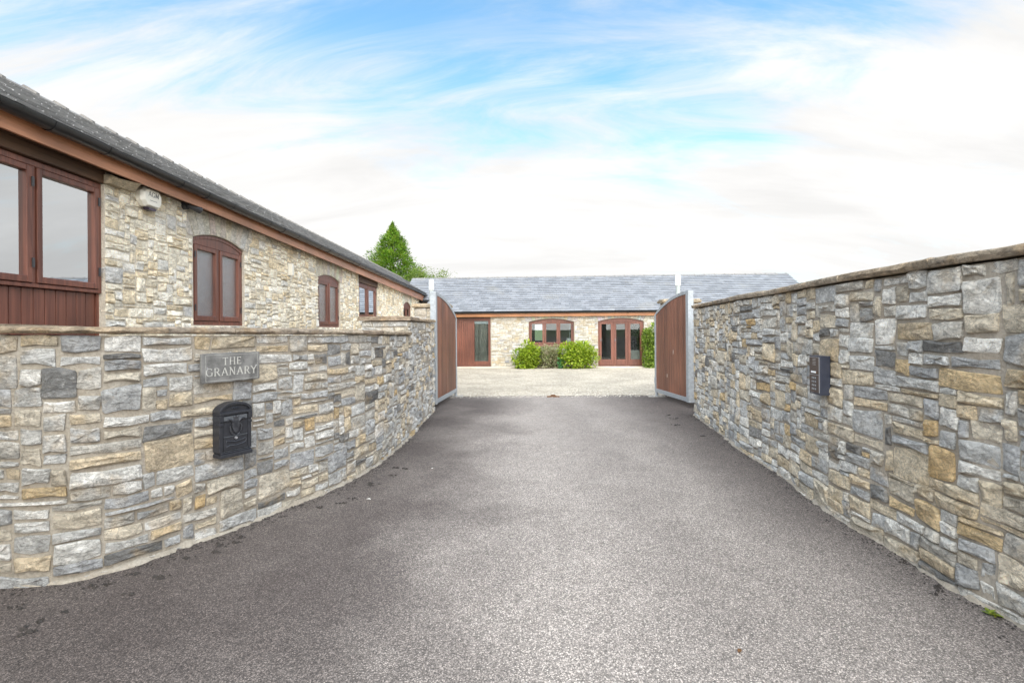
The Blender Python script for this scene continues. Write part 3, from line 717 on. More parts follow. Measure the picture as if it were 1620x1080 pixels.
def casement_set(house, o, splits, zb, zt, glass, kind='casement', dset=-.062, fw=.055, cw=.055, hinge=True, bottom=None, name='window', seed=0, back=None):
    """outer frame part; casement / pane / hinge sub-parts. splits: the s positions of the joints including both ends"""
    fr = MB(FLIP); d0, d1 = dset-.035, dset+.035
    fr.box((o['s0']+.003, d0, o['z0'] if zb is None else zb), (o['s0']+fw, d1, o['z1']+(0.0 if not o.get('rise') else .01)))
    fr.box((o['s1']-fw, d0, o['z0'] if zb is None else zb), (o['s1']-.003, d1, o['z1']+(0.0 if not o.get('rise') else .01)))
    fr.box((o['s0']+fw, d0+.002, zb), (o['s1']-fw, d1-.002, zb+fw*.9))
    if o.get('rise'):
        N = 14; top = [(o['s0']+.003+(o['s1']-o['s0']-.006)*i/N, arch_z(o, o['s0']+.003+(o['s1']-o['s0']-.006)*i/N)-.004) for i in range(N+1)]
        fr.prism([(o['s0']+fw, zt), (o['s1']-fw, zt)]+[(s, z) for s, z in reversed(top) if o['s0']+fw <= s <= o['s1']-fw], d0+.003, d1-.003)
        for pa, pb in zip(top[:-1], top[1:]): fr.prism([(pa[0], pa[1]-.045), (pb[0], pb[1]-.045), pb, pa], d0-.002, d1+.006)
    else: fr.box((o['s0']+fw, d0+.002, zt), (o['s1']-fw, d1-.002, o['z1']-.002))
    for s in splits[1:-1]: fr.box((s-.018, d0+.004, zb+fw*.9), (s+.018, d1-.004, zt))
    win = fr.build(name, M['frame'], house, bevel=.004)
    for i in range(len(splits)-1):
        a = splits[i]+(.004 if i == 0 else .021); b = splits[i+1]-(.004 if i == len(splits)-2 else .021)
        za, zb_ = zb+fw*.9+.004, zt-.004
        c = MB(FLIP); bo = bottom or cw*1.15
        rect_frame(c, a, b, za, zb_, cw, dset-.02, dset+.045, bottom=bo)
        c.build(kind, M['frame'], win, bevel=.005)
        g = MB(FLIP); g.box((a+cw-.006, dset+.004, za+bo-.006), (b-cw+.006, dset+.010, zb_-cw+.006)); g.build('pane', M[glass] if isinstance(glass, str) else M[glass[i]], win)
        if hinge:
            for zz_ in (za+.12, zb_-.16):
                h = MB(FLIP); sx = a-.006 if i == 0 else b-.012
                h.box((sx, dset+.046, zz_), (sx+.018, dset+.056, zz_+.075)); h.build('hinge', M['darkgrey'], win)
    if back:
        kind_, dd = back
        if kind_ == 'blind':
            g = MB(FLIP); g.box((o['s0']+.04, dset-dd-.004, zb+.02), (o['s1']-.04, dset-dd, o['z1']-.02)); g.build('blind', M['blind'], win)
        elif kind_ == 'slats':
            z = zb+.06
            while z < zt-.02:
                g = MB(FLIP); g.prof([(dset-dd, z), (dset-dd+.035, z-.016), (dset-dd+.036, z-.014), (dset-dd+.001, z+.002)], o['s0']+.05, o['s1']-.05); g.build('blind_slat', M['blind'], win); z += .055
        elif kind_ == 'curtain':
            g = MB(FLIP); N = 60; vs = []
            for i in range(N+1):
                s = o['s0']+.04+(o['s1']-o['s0']-.08)*i/N; dd_ = dset-dd+.03*math.sin(i*1.15)+.012*math.sin(i*.43)
                vs += [(s, dd_, zb+.03), (s, dd_+.01*math.sin(i*.7), zt+.02)]
            g.add(vs, [(2*i, 2*i+2, 2*i+3, 2*i+1) for i in range(N)]); g.build('curtain', M['curtain'], win, 180)
    return win
def roof_plane(d_e, z_e, th):
    c, s_ = math.cos(th), math.sin(th)
    return lambda s, r, n: (s, -(d_e-r*c+n*s_), z_e+r*s_+n*c)
def slating(parent, s0, s1, slope, TR, mat, world, course, width, r, skip=None, limit=300, thick=.007, gap=.0018):
    nC = int(slope/course); var = []
    for q in range(7):
        me = None; b = MB(); g = [.78, .88, .95, 1.0, 1.08, 1.18, .66][q]
        b.box((.0, 0, 0), (1, 1, 1), (g, g, g*1.01)); var.append((b, g))
    L = []
    for j in range(nC+1):
        off = (j % 2)*width*.5+r.uniform(-.02, .02); s = s0-off
        while s < s1:
            a, b = max(s, s0)+gap, min(s+width, s1)-gap
            if b-a > .03 and not (skip and skip((a+b)/2, j*course)): L.append((a, b, j*course-.02 if j == 0 else j*course, r.randrange(7), r.uniform(-.003, .003), r.uniform(0, .004)))
            s += width
    def score(x):
        p = world((x[0]+x[1])/2, x[2]+course/2, .01)
        if p[1] < .8: return 0
        X, Y = project(p); return (1 if -20 < X < 1640 and -20 < Y < 1100 else 1e-4)*((x[1]-x[0])/p[1]**2)*(1 if x[2]+course < slope else .5)
    order = sorted(range(len(L)), key=lambda i: -score(L[i])); single = set(order[:limit]); cache = {}; rest = MB(TR)
    def geo(mb, a, b, r0, g, dz, lift, top):
        v = [.86, .93, .98, 1.0, 1.05, 1.10, .78][g]; col = (v, v, v*1.015)
        h = course*1.6; tip = thick*2.2
        n0, n1 = tip+lift, .001
        f = min(h, slope-r0)
        mb.add([(a, r0+dz, n0-thick), (b, r0+dz, n0-thick), (b, r0+f, n1+(n0-n1)*(1-f/h)-thick), (a, r0+f, n1+(n0-n1)*(1-f/h)-thick),
                (a, r0+dz, n0), (b, r0+dz, n0), (b, r0+f, n1+(n0-n1)*(1-f/h)), (a, r0+f, n1+(n0-n1)*(1-f/h))],
               [(0, 3, 2, 1), (4, 5, 6, 7), (0, 1, 5, 4), (1, 2, 6, 5), (2, 3, 7, 6), (3, 0, 4, 7)], col)
    for i, (a, b, r0, g, dz, lift) in enumerate(L):
        if slope-r0 < .05: continue
        if i in single:
            full = abs((b-a)-(width-2*gap)) < 1e-4 and slope-r0 > course*1.6
            key = g if full else None
            if full and key in cache: me = cache[key]
            else:
                m_ = MB(lambda s, r_, n, TR=TR: tuple(Vector(TR(s, r_, n))-Vector(TR(0, 0, 0)))); geo(m_, 0, b-a, 0, g, 0, .002, 0) if full else geo(m_, 0, b-a, 0, g, 0, .002, 0)
                if not full and slope-r0 <= course*1.6:
                    m_ = MB(lambda s, r_, n, TR=TR, r0=r0: tuple(Vector(TR(s, r_+r0, n))-Vector(TR(0, r0, 0)))); geo2 = slope-r0
                    m_.add([(0, 0, .008), (b-a, 0, .008), (b-a, geo2, .002), (0, geo2, .002), (0, 0, .016), (b-a, 0, .016), (b-a, geo2, .009), (0, geo2, .009)], [(0, 3, 2, 1), (4, 5, 6, 7), (0, 1, 5, 4), (1, 2, 6, 5), (2, 3, 7, 6), (3, 0, 4, 7)], (.95, .95, .96))
                me = m_.mesh('slate', mat)
                if full: cache[key] = me
            o = link_mesh('slate', me, parent); o.location = TR(a, r0+dz, lift)
        else: geo(rest, a, b, r0, g, dz, lift, 0)
    tag(rest.build('slate_courses', mat, parent), kind='stuff')

# ---- left house
HL_RZ = R(90)+math.atan(9/800.)
HL = thing('stone_house', 'long cream stone house with dark slate roof behind the left wall', 'house', (-3.7, 0, 0), HL_RZ)
hl = lambda s, d, z: (-3.7+math.cos(HL_RZ)*s+math.sin(HL_RZ)*d, math.sin(HL_RZ)*s-math.cos(HL_RZ)*d, z)
def on_left(x, y, d=0.0):                       # photo pixel -> (s, z) on the facade plane offset d
    r = ray(x, y); nx, ny = math.sin(HL_RZ), -math.cos(HL_RZ)
    tt = (nx*-3.7+d)/(nx*r.x+ny*r.y); p = Vector((0, 0, EYE))+r*tt
    return (p.x+3.7)*math.cos(HL_RZ)+p.y*math.sin(HL_RZ), p.z
S0, S1 = -4.0, 30.0
def opening(xl, xr, ytop_l, ybot, rise=0, **k):
    a, za = on_left(xl, ytop_l); b, _ = on_left(xr, ytop_l)
    return dict(s0=a, s1=b, z1=za, z0=on_left(xl, ybot)[1], rise=rise, **k)
w1 = dict(s0=2.62, s1=on_left(165.5, 400)[0], z0=.25, z1=on_left(163.5, 291)[1], lintel=True)
w2 = opening(305, 385.5, 374, 514, .095)
w3 = opening(503, 537.5, 437.5, 521, .09)
w4 = opening(567.5, 596.5, 446, 497, 0, lintel=True)
w5 = opening(638, 650, 483, 512, .16)
w5['z0'] = 1.4; w3['z0'] = w2['z0']; w4['z0'] = 1.80
OPS = [w1, w2, w3, w4, w5]
ZW = 2.99
wall_core(HL, S0, S1, ZW, .32, OPS, M['mortar_cream'])
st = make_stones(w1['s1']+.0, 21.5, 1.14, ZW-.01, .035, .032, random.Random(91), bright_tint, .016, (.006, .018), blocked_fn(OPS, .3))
r_ = random.Random(4)
for o, n in ((w2, 12), (w3, 12), (w5, 9)):
    st += voussoirs(o, .30, r_, ZW-.01, n, lambda r: tuple(a*r.uniform(1.08, 1.22) for a in r.choice([(.60, .56, .47), (.58, .545, .47), (.55, .52, .45)])))
emit_stones(HL, FLIP, st, M['cream'], hl)
b = MB(FLIP)
emit_stones(HL, FLIP, make_stones(S0, w1['s0'], .3, ZW-.01, .05, .04, random.Random(92), house_tint, .012, (.006, .018)), M['cream'], hl, 0)
# projecting pad stone at the corner of the boarded opening
b = MB(FLIP); add_stone(b, [(w1['s1']-.02, 2.875), (w1['s1']+.30, 2.875), (w1['s1']+.30, 2.955), (w1['s1']-.02, 2.955)], .09, random.Random(2), (.56, .47, .34)); b.build('stone', M['cream'], HL, 50)
# gable ends and rear wall
for s in (S0, S1):
    b = MB(FLIP); b.add([(s, 0, 0), (s, 0, 3.0), (s, -2.6, 4.6), (s, -5.2, 3.0), (s, -5.2, 0)]+[(s+(.3 if s < 0 else -.3), *q) for q in ((0, 0), (0, 3.0), (-2.6, 4.6), (-5.2, 3.0), (-5.2, 0))],
        [(0, 1, 2, 3, 4), (9, 8, 7, 6, 5)]+[(i, (i+1) % 5, 5+(i+1) % 5, 5+i) for i in range(5)]); b.build('gable_wall', M['mortar_cream'], HL)
b = MB(FLIP); b.box((S0, -5.2, -.05), (S1, -4.9, 3.0)); b.build('rear_wall', M['mortar_cream'], HL)
b = MB(FLIP); b.box((S0, -4.9, .2), (S1, -.33, .24)); b.build('inside_floor', M['inside'], HL)
b = MB(FLIP); b.box((S0+.3, -1.9, .25), (S1-.3, -1.85, 2.95)); b.build('inside_wall', M['inside'], HL)
# windows
j1 = on_left(49, 350, -.05)[0]; cwid = w1['s1']-.036-j1
sp = [w1['s1']-.036-cwid*(3-i) for i in range(4)]
zb1 = on_left(163, 464)[1]
w1['s0'] = sp[0]-.036
W1 = casement_set(HL, dict(w1), sp, zb1, w1['z1']-.05, 'coated', back=('blind', .16), fw=.036, cw=.046)
b = MB(FLIP); s_cord = on_left(113, 350)[0]; b.tube([(s_cord, -.085, on_left(113, 310)[1]), (s_cord+.004, -.085, on_left(108, 415)[1])], .014, 6); b.build('blind_cord', M['whiteplastic'], W1)
for i in range(19):                              # upright boards under the window
    bw_ = (w1['s1']-w1['s0']-.06)/19; a = w1['s0']+.03+i*bw_
    b = MB(FLIP); b.prism([(a+.003, .26), (a+bw_-.003, .26), (a+bw_-.003, zb1-.002), (a+.003, zb1-.002)], -.12, -.068); b.build('board', M['frame'], HL, bevel=.004)
b = MB(FLIP); b.box((w1['s0'], -.145, .26), (w1['s0']+.028, -.055, zb1)); b.box((w1['s1']-.028, -.145, .26), (w1['s1'], -.055, zb1)); b.build('board_trim', M['frame'], HL)
b = MB(FLIP); b.box((w1['s0']+.001, -.30, w1['z1']+.002), (w1['s1']-.001, .012, ZW-.006)); b.build('lintel', M['lintel'], HL, bevel=.006)
mid = (w2['s0']+w2['s1'])/2
casement_set(HL, w2, [w2['s0']+.055, mid, w2['s1']-.055], w2['z0'], w2['z1']-.07, 'obscure')
mid = (w3['s0']+w3['s1'])/2
casement_set(HL, w3, [w3['s0']+.055, mid, w3['s1']-.055], w3['z0'], w3['z1']-.06, 'obscure', back=('blind', .12))
mid = (w4['s0']+w4['s1'])/2
casement_set(HL, w4, [w4['s0']+.055, mid, w4['s1']-.055], w4['z0'], w4['z1']-.05, 'coated', back=('slats', .10))
b = MB(FLIP); b.box((w4['s0']+.001, -.30, w4['z1']+.002), (w4['s1']-.001, .02, ZW-.006)); b.build('lintel', M['lintel'], HL, bevel=.006)
casement_set(HL, w5, [w5['s0']+.055, (w5['s0']+w5['s1'])/2, w5['s1']-.055], w5['z0'], w5['z1']-.05, 'glass', hinge=False, back=('blind', .12))
# eaves: soffit, fascia, gutter
fall = lambda s: 0 if s < 6 else (s-6)/17.
b = MB(FLIP); b.box((S0-.1, 0.0, 2.985), (S1+.1, .125, 3.0)); b.build('soffit', M['lintel'], HL)
seg = [S0-.1, 0, 3, 6, 9, 12, 15, 18, 21, 24, 27, S1+.1]
for a, c in zip(seg[:-1], seg[1:]):
    b = MB(FLIP); za, zc = 2.955-.20*fall(a), 2.955-.20*fall(c)
    b.add([(a+.001, .126, za), (c-.001, .126, zc), (c-.001, .126, 3.10), (a+.001, .126, 3.10), (a+.001, .15, za), (c-.001, .15, zc), (c-.001, .15, 3.10), (a+.001, .15, 3.10)],
          [(0, 3, 2, 1), (4, 5, 6, 7), (0, 1, 5, 4), (1, 2, 6, 5), (2, 3, 7, 6), (3, 0, 4, 7)]); b.build('fascia_board', M['fascia_y'], HL)
def half_round(rad, n=10, th=.005):
    o = [(rad*math.cos(a), -rad*math.sin(a)) for a in np.linspace(0, math.pi, n+1)]; i_ = [((rad-th)*math.cos(a), -(rad-th)*math.sin(a)) for a in np.linspace(math.pi, 0, n+1)]
    return o+i_
def gutter(parent, s0, s1, d, z, rad, fallf, step, mat, axis_joint=True):
    s = s0
    while s < s1-.01:
        e = min(s+step, s1); b = MB(FLIP); pr = half_round(rad)
        n = len(pr); b.add([(s, d+p[0], z+p[1]-fallf(s)) for p in pr]+[(e, d+p[0], z+p[1]-fallf(e)) for p in pr], [(i, (i+1) % n, n+(i+1) % n, n+i) for i in range(n)]+[tuple(range(n)), tuple(range(2*n-1, n-1, -1))])
        b.build('gutter_length', mat, parent, 50)
        b = MB(FLIP); pr = half_round(rad+.006, 10, .006); n = len(pr)
        b.add([(e-.05, d+p[0], z+p[1]-fallf(e)) for p in pr]+[(e+.05, d+p[0], z+p[1]-fallf(e)) for p in pr], [(i, (i+1) % n, n+(i+1) % n, n+i) for i in range(n)]+[tuple(range(n)), tuple(range(2*n-1, n-1, -1))])
        b.build('gutter_joint', mat, parent, 50)
        q = s+.5
        while q < e-.2:
            b = MB(FLIP); pr = half_round(rad+.004, 10, .004); n = len(pr)
            b.add([(q-.012, d+p[0], z+p[1]-fallf(q)) for p in pr]+[(q+.012, d+p[0], z+p[1]-fallf(q)) for p in pr], [(i, (i+1) % n, n+(i+1) % n, n+i) for i in range(n)]+[tuple(range(n)), tuple(range(2*n-1, n-1, -1))])
            b.build('gutter_bracket', mat, parent, 50); q += 1.0
        s = e
gutter(HL, S0-.1, S1+.1, .219, 3.115, .066, lambda s: .055*fall(s), 2.0, M['black'])
# roof
D_E, Z_E, RUN, Z_R = .19, 3.125, 2.79, 4.69
TH = math.atan2(Z_R-Z_E, RUN); SL = RUN/math.cos(TH)
TR = roof_plane(D_E, Z_E, TH)
HLm = Matrix.Translation((-3.7, 0, 0)) @ Matrix.Rotation(HL_RZ, 4, 'Z')
b = MB(FLIP); b.prof([(D_E-.02, Z_E-.004), (-2.6, Z_R-.006), (-5.4, Z_E-.004), (-5.4, Z_E-.05), (-2.6, Z_R-.056), (D_E-.02, Z_E-.05)], S0-.1, S1+.1); b.build('roof_deck', M['felt'], HL)
slating(HL, S0-.1, S1+.1, SL, TR, M['slate_old'], lambda s, r, n: tuple(HLm @ Vector(TR(s, r, n))), .24, .30, random.Random(17), thick=.013, gap=.007)
b = MB(FLIP); b.prof([(-2.6, Z_R+.004), (-5.42, Z_E+.006), (-5.42, Z_E), (-2.6, Z_R-.002)], S0-.1, S1+.1); b.build('rear_slope', M['slate_old'], HL)
def ridge_tiles(parent, s0, s1, d, z, ang, L, wing, r, col_h=.014):
    c, s_ = math.cos(ang), math.sin(ang); s = s0
    while s < s1-.05:
        e = min(s+L, s1); b = MB(FLIP); t_ = .014; zo = r.uniform(-.003, .003)
        def ring(x, up): return [(x, d+wing*c, z-wing*s_+.018+up+zo), (x, d, z+.026+up+zo), (x, d-wing*c, z-wing*s_+.018+up+zo), (x, d-wing*c, z-wing*s_+.002), (x, d, z+.008), (x, d+wing*c, z-wing*s_+.002)]
        n = 6; vs = ring(s, .0)+ring(e-.05, .002)+ring(e-.05, col_h)+ring(e, col_h)
        fs = [(k*n+i, k*n+(i+1) % n, (k+1)*n+(i+1) % n, (k+1)*n+i) for k in range(3) for i in range(n)]+[tuple(range(n)), tuple(range(4*n-1, 3*n-1, -1))]
        b.add(vs, fs); b.build('ridge_tile', M['ridge'], parent); s = e
ridge_tiles(HL, S0-.1, S1+.1, -2.6, Z_R+.012, TH, .45, .19, random.Random(8), .03)

# ---- back house
A = ground(722, 581); 
B_RZ = -math.atan(.062)
HB_ = thing('stone_house', 'low cream stone house with blue grey slate roof across the courtyard', 'house', (A.x, A.y, 0), B_RZ)
hb = lambda s, d, z: (A.x+math.cos(B_RZ)*s+math.sin(B_RZ)*d, A.y+math.sin(B_RZ)*s-math.cos(B_RZ)*d, z)
def on_back(x, y, d=0.0):
    r = ray(x, y); n = Vector((math.sin(B_RZ), -math.cos(B_RZ), 0)); a0_ = Vector((A.x, A.y, 0))+n*d
    tt = n.dot(a0_-Vector((0, 0, EYE)))/n.dot(r); p = Vector((0, 0, EYE))+r*tt
    return (p.x-A.x)*math.cos(B_RZ)+(p.y-A.y)*math.sin(B_RZ), p.z
def opb(xl, xr, yt, yb, rise=0, **k):
    a, za = on_back((xl+xr)/2, yt); return dict(s0=on_back(xl, yt)[0], s1=on_back(xr, yt)[0], z1=za, z0=on_back((xl+xr)/2, yb)[1], rise=rise, **k)
d1 = opb(717, 776, 503.5, 581, 0, lintel=True); d1['z0'] = .03
w6 = opb(836.5, 908, 509, 546, .13)
d2 = opb(946, 1018.5, 508, 579, .13); d2['z0'] = .03
OB = [d1, w6, d2]
BD = 6.3
BS0, BS1 = -2.6, on_back(1245, 430, -BD/2)[0]-.06
gz = on_back(900, 492.5, .26)[1]; fz0 = on_back(880, 500.2, .15)[1]; ZB = fz0+.06
wall_core(HB_, BS0, BS1, ZB, .30, OB, M['mortar_grey'])
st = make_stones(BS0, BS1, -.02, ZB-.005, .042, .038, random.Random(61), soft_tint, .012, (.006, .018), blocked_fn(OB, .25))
for o, n in ((w6, 16), (d2, 16)):
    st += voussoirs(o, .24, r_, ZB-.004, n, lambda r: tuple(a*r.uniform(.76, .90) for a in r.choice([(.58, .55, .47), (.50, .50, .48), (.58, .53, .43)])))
emit_stones(HB_, FLIP, st, M['cream'], hb, 300, simple_rest=True)
bwin = dict(s0=on_back(846, 510, -BD)[0], s1=on_back(864, 510, -BD)[0], z0=.95, z1=1.95)
b = MB(FLIP); 
for (x0, x1, z0, z1) in ((BS0, bwin['s0'], -.05, 2.3), (bwin['s1'], BS1, -.05, 2.3), (bwin['s0'], bwin['s1'], -.05, bwin['z0']), (bwin['s0'], bwin['s1'], bwin['z1'], 2.3)): b.box((x0, -BD, z0), (x1, -BD+.3, z1))
b.build('rear_wall', M['mortar_cream'], HB_)
pitch = R(30); run = BD/2+.2
D_E2, Z_E2 = .20, gz+.012
zr_px = on_back(900, 436.5, -BD/2)[1]-.04
TH2 = math.atan2(zr_px-Z_E2, BD/2+D_E2); SL2 = (BD/2+D_E2)/math.cos(TH2); ZR2 = zr_px
b = MB(FLIP); b.box((BS1-.3, -BD+.3, -.05), (BS1, -.3, 2.25))
b.prism([(BS1-.3, 0), (BS1-.3, 0.01), (BS1, .01), (BS1, 0)], 0, -.01); b.build('gable_base', M['mortar_cream'], HB_)
b = MB(FLIP); b.add([(BS1-.3, -.02, 2.25), (BS1-.3, -BD/2, ZR2-.1), (BS1-.3, -BD+.02, 2.25), (BS1-.001, -.02, 2.25), (BS1-.001, -BD/2, ZR2-.1), (BS1-.001, -BD+.02, 2.25)], [(0, 1, 2), (5, 4, 3), (0, 1, 4, 3), (1, 2, 5, 4), (2, 0, 3, 5)]); b.build('gable_wall', M['mortar_cream'], HB_)
b = MB(FLIP); b.box((BS0, -BD+.3, .012), (BS1-.3, -.3, .03)); b.build('inside_floor', M['inside'], HB_)
# doors and window of the back house
mid = d1['s0']+(d1['s1']-d1['s0'])*.515
D1 = MB(FLIP); rect_frame(D1, d1['s0'], d1['s1'], d1['z0'], d1['z1'], .055, -.14, -.06, bottom=.05); D1.box((mid-.02, -.139, d1['z0']+.05), (mid+.02, -.061, d1['z1']-.055)); D1 = D1.build('door', M['frame'], HB_, bevel=.004)
nb = 8
for i in range(nb):
    a = d1['s0']+.06+(mid-.025-d1['s0']-.06)*i/nb; e = d1['s0']+.06+(mid-.025-d1['s0']-.06)*(i+1)/nb
    b = MB(FLIP); b.box((a+.002, -.12, d1['z0']+.055), (e-.002, -.08, d1['z1']-.06)); b.build('board', M['frame'], D1, bevel=.004)
b = MB(FLIP); rect_frame(b, mid+.022, d1['s1']-.058, d1['z0']+.055, d1['z1']-.06, .045, -.125, -.075, bottom=.16); b.build('glazed_leaf', M['frame'], D1, bevel=.004)
b = MB(FLIP); b.box((mid+.06, -.104, d1['z0']+.21), (d1['s1']-.098, -.098, d1['z1']-.10)); b.build('pane', M['glass'], D1)
g = MB(FLIP); N = 50; vs = []
for i in range(N+1):
    s = mid+.05+(d1['s1']-mid-.14)*i/N; dd_ = -.26+.04*math.sin(i*.9)+.02*math.sin(i*.37); vs += [(s, dd_, .1), (s+.06*math.sin(i*.21), dd_+.02*math.sin(i*.5), d1['z1']-.2)]
g.add(vs, [(2*i, 2*i+2, 2*i+3, 2*i+1) for i in range(N)]); g.build('curtain', M['curtain'], D1, 180)
b = MB(FLIP); b.box((mid+.05, -.20, d1['z1']-.22), (d1['s1']-.09, -.17, d1['z1']-.10)); b.build('blind', M['blind'], D1)
b = MB(FLIP); b.box((d1['s0']+.001, -.28, d1['z1']+.002), (d1['s1']-.001, .01, ZB-.004)); b.build('lintel', M['lintel'], HB_)
cw3 = (w6['s1']-w6['s0']-.11)/3
W6 = casement_set(HB_, w6, [w6['s0']+.055+cw3*i for i in range(4)], w6['z0'], w6['z1']-.02, 'glass', dset=-.10)
b = MB(FLIP); b.box((w6['s0']-.05, -.14, w6['z0']-.05), (w6['s1']+.05, .05, w6['z0']-.002)); b.build('sill', M['frame'], W6, bevel=.006)
b = MB(FLIP); sc_ = on_back(901, 520, -.17)[0]; b.tube([(sc_, -.17, w6['z1']-.08), (sc_, -.17, w6['z0']+.25)], .007, 6); b.build('blind_cord', M['whiteplastic'], W6)
b = MB(FLIP); b.box((w6['s0']+.06, -.20, w6['z1']-.10), (w6['s1']-.06, -.17, w6['z1']-.03)); b.build('blind', M['blind'], W6)
cw3 = (d2['s1']-d2['s0']-.11)/3
D2 = casement_set(HB_, d2, [d2['s0']+.055+cw3*i for i in range(4)], d2['z0'], d2['z1']-.02, 'glass', kind='door_leaf', dset=-.10, cw=.085, bottom=.22, hinge=False, name='french_door')
for i in (0, 1):
    s = d2['s0']+.055+cw3*(i+0.08)+(.0 if i else .0)
    b = MB(FLIP); b.box((s, -.054, 1.02), (s+.022, -.048, 1.14)); b.tube([(s+.011, -.03, 1.08), (s+.08, -.03, 1.08)], .007, 8); b.tube([(s+.011, -.05, 1.08), (s+.011, -.03, 1.08)], .007, 8); b.build('handle', M['slot'], D2)
# eaves and roof of the back house
b = MB(FLIP); b.box(((-3.46-A.x)/math.cos(B_RZ), 0, fz0+.02), (BS1, .125, fz0+.035)); b.build('soffit', M['lintel'], HB_)
s = (-3.46-A.x)/math.cos(B_RZ)
while s < BS1-.01:
    e = min(s+4.0, BS1); b = MB(FLIP); b.box((s+.001, .126, fz0), (e-.001, .15, gz-.02)); b.build('fascia_board', M['fascia_x'], HB_); s = e
gutter(HB_, (-3.40-A.x)/math.cos(B_RZ), BS1+.05, .213, gz, .058, lambda s: 0, 4.0, M['black'])
TR2 = roof_plane(D_E2, Z_E2, TH2)
HBm = Matrix.Translation((A.x, A.y, 0)) @ Matrix.Rotation(B_RZ, 4, 'Z')
b = MB(FLIP); b.prof([(D_E2-.02, Z_E2-.004), (-BD/2, ZR2-.006), (-BD-.2, Z_E2-.004), (-BD-.2, Z_E2-.05), (-BD/2, ZR2-.056), (D_E2-.02, Z_E2-.05)], (-3.46-A.x)/math.cos(B_RZ), BS1+.06); tz = lambda dd: Z_E2+(D_E2-dd)*math.tan(TH2)
b.prof([(-.85, tz(-.85)-.004), (-BD/2, ZR2-.007), (-BD-.19, Z_E2-.005), (-BD-.19, Z_E2-.05), (-BD/2, ZR2-.057), (-.85, tz(-.85)-.05)], BS0, (-3.46-A.x)/math.cos(B_RZ)-.002); b.build('roof_deck', M['felt'], HB_)
VX = (-3.46-A.x)/math.cos(B_RZ)
slating(HB_, BS0, BS1+.08, SL2, TR2, M['slate'], lambda s, r, n: tuple(HBm @ Vector(TR2(s, r, n))), .20, .32, random.Random(18), skip=lambda s, r: s < VX and r < 1.15, thick=.018)
b = MB(FLIP); b.prof([(-BD/2, ZR2+.004), (-BD-.22, Z_E2+.006), (-BD-.22, Z_E2), (-BD/2, ZR2-.002)], BS0, BS1+.08); b.build('rear_slope', M['slate'], HB_)
ridge_tiles(HB_, BS0, BS1+.08, -BD/2, ZR2+.012, TH2, .45, .17, random.Random(9))
# paving strip along the facade
b = MB(); p0, p1, p2, p3 = (hb(BS0, .02, 0), hb(BS1, .02, 0), hb(BS1, .45, 0), hb(BS0, .45, 0))
b.add([(*p[:2], -.02) for p in (p0, p1, p2, p3)]+[(*p[:2], .028) for p in (p0, p1, p2, p3)], [(0, 1, 2, 3), (7, 6, 5, 4)]+[(i, (i+1) % 4, 4+(i+1) % 4, 4+i) for i in range(4)])
tag(b.build('pavement', M['mortar_cream']), kind='structure')

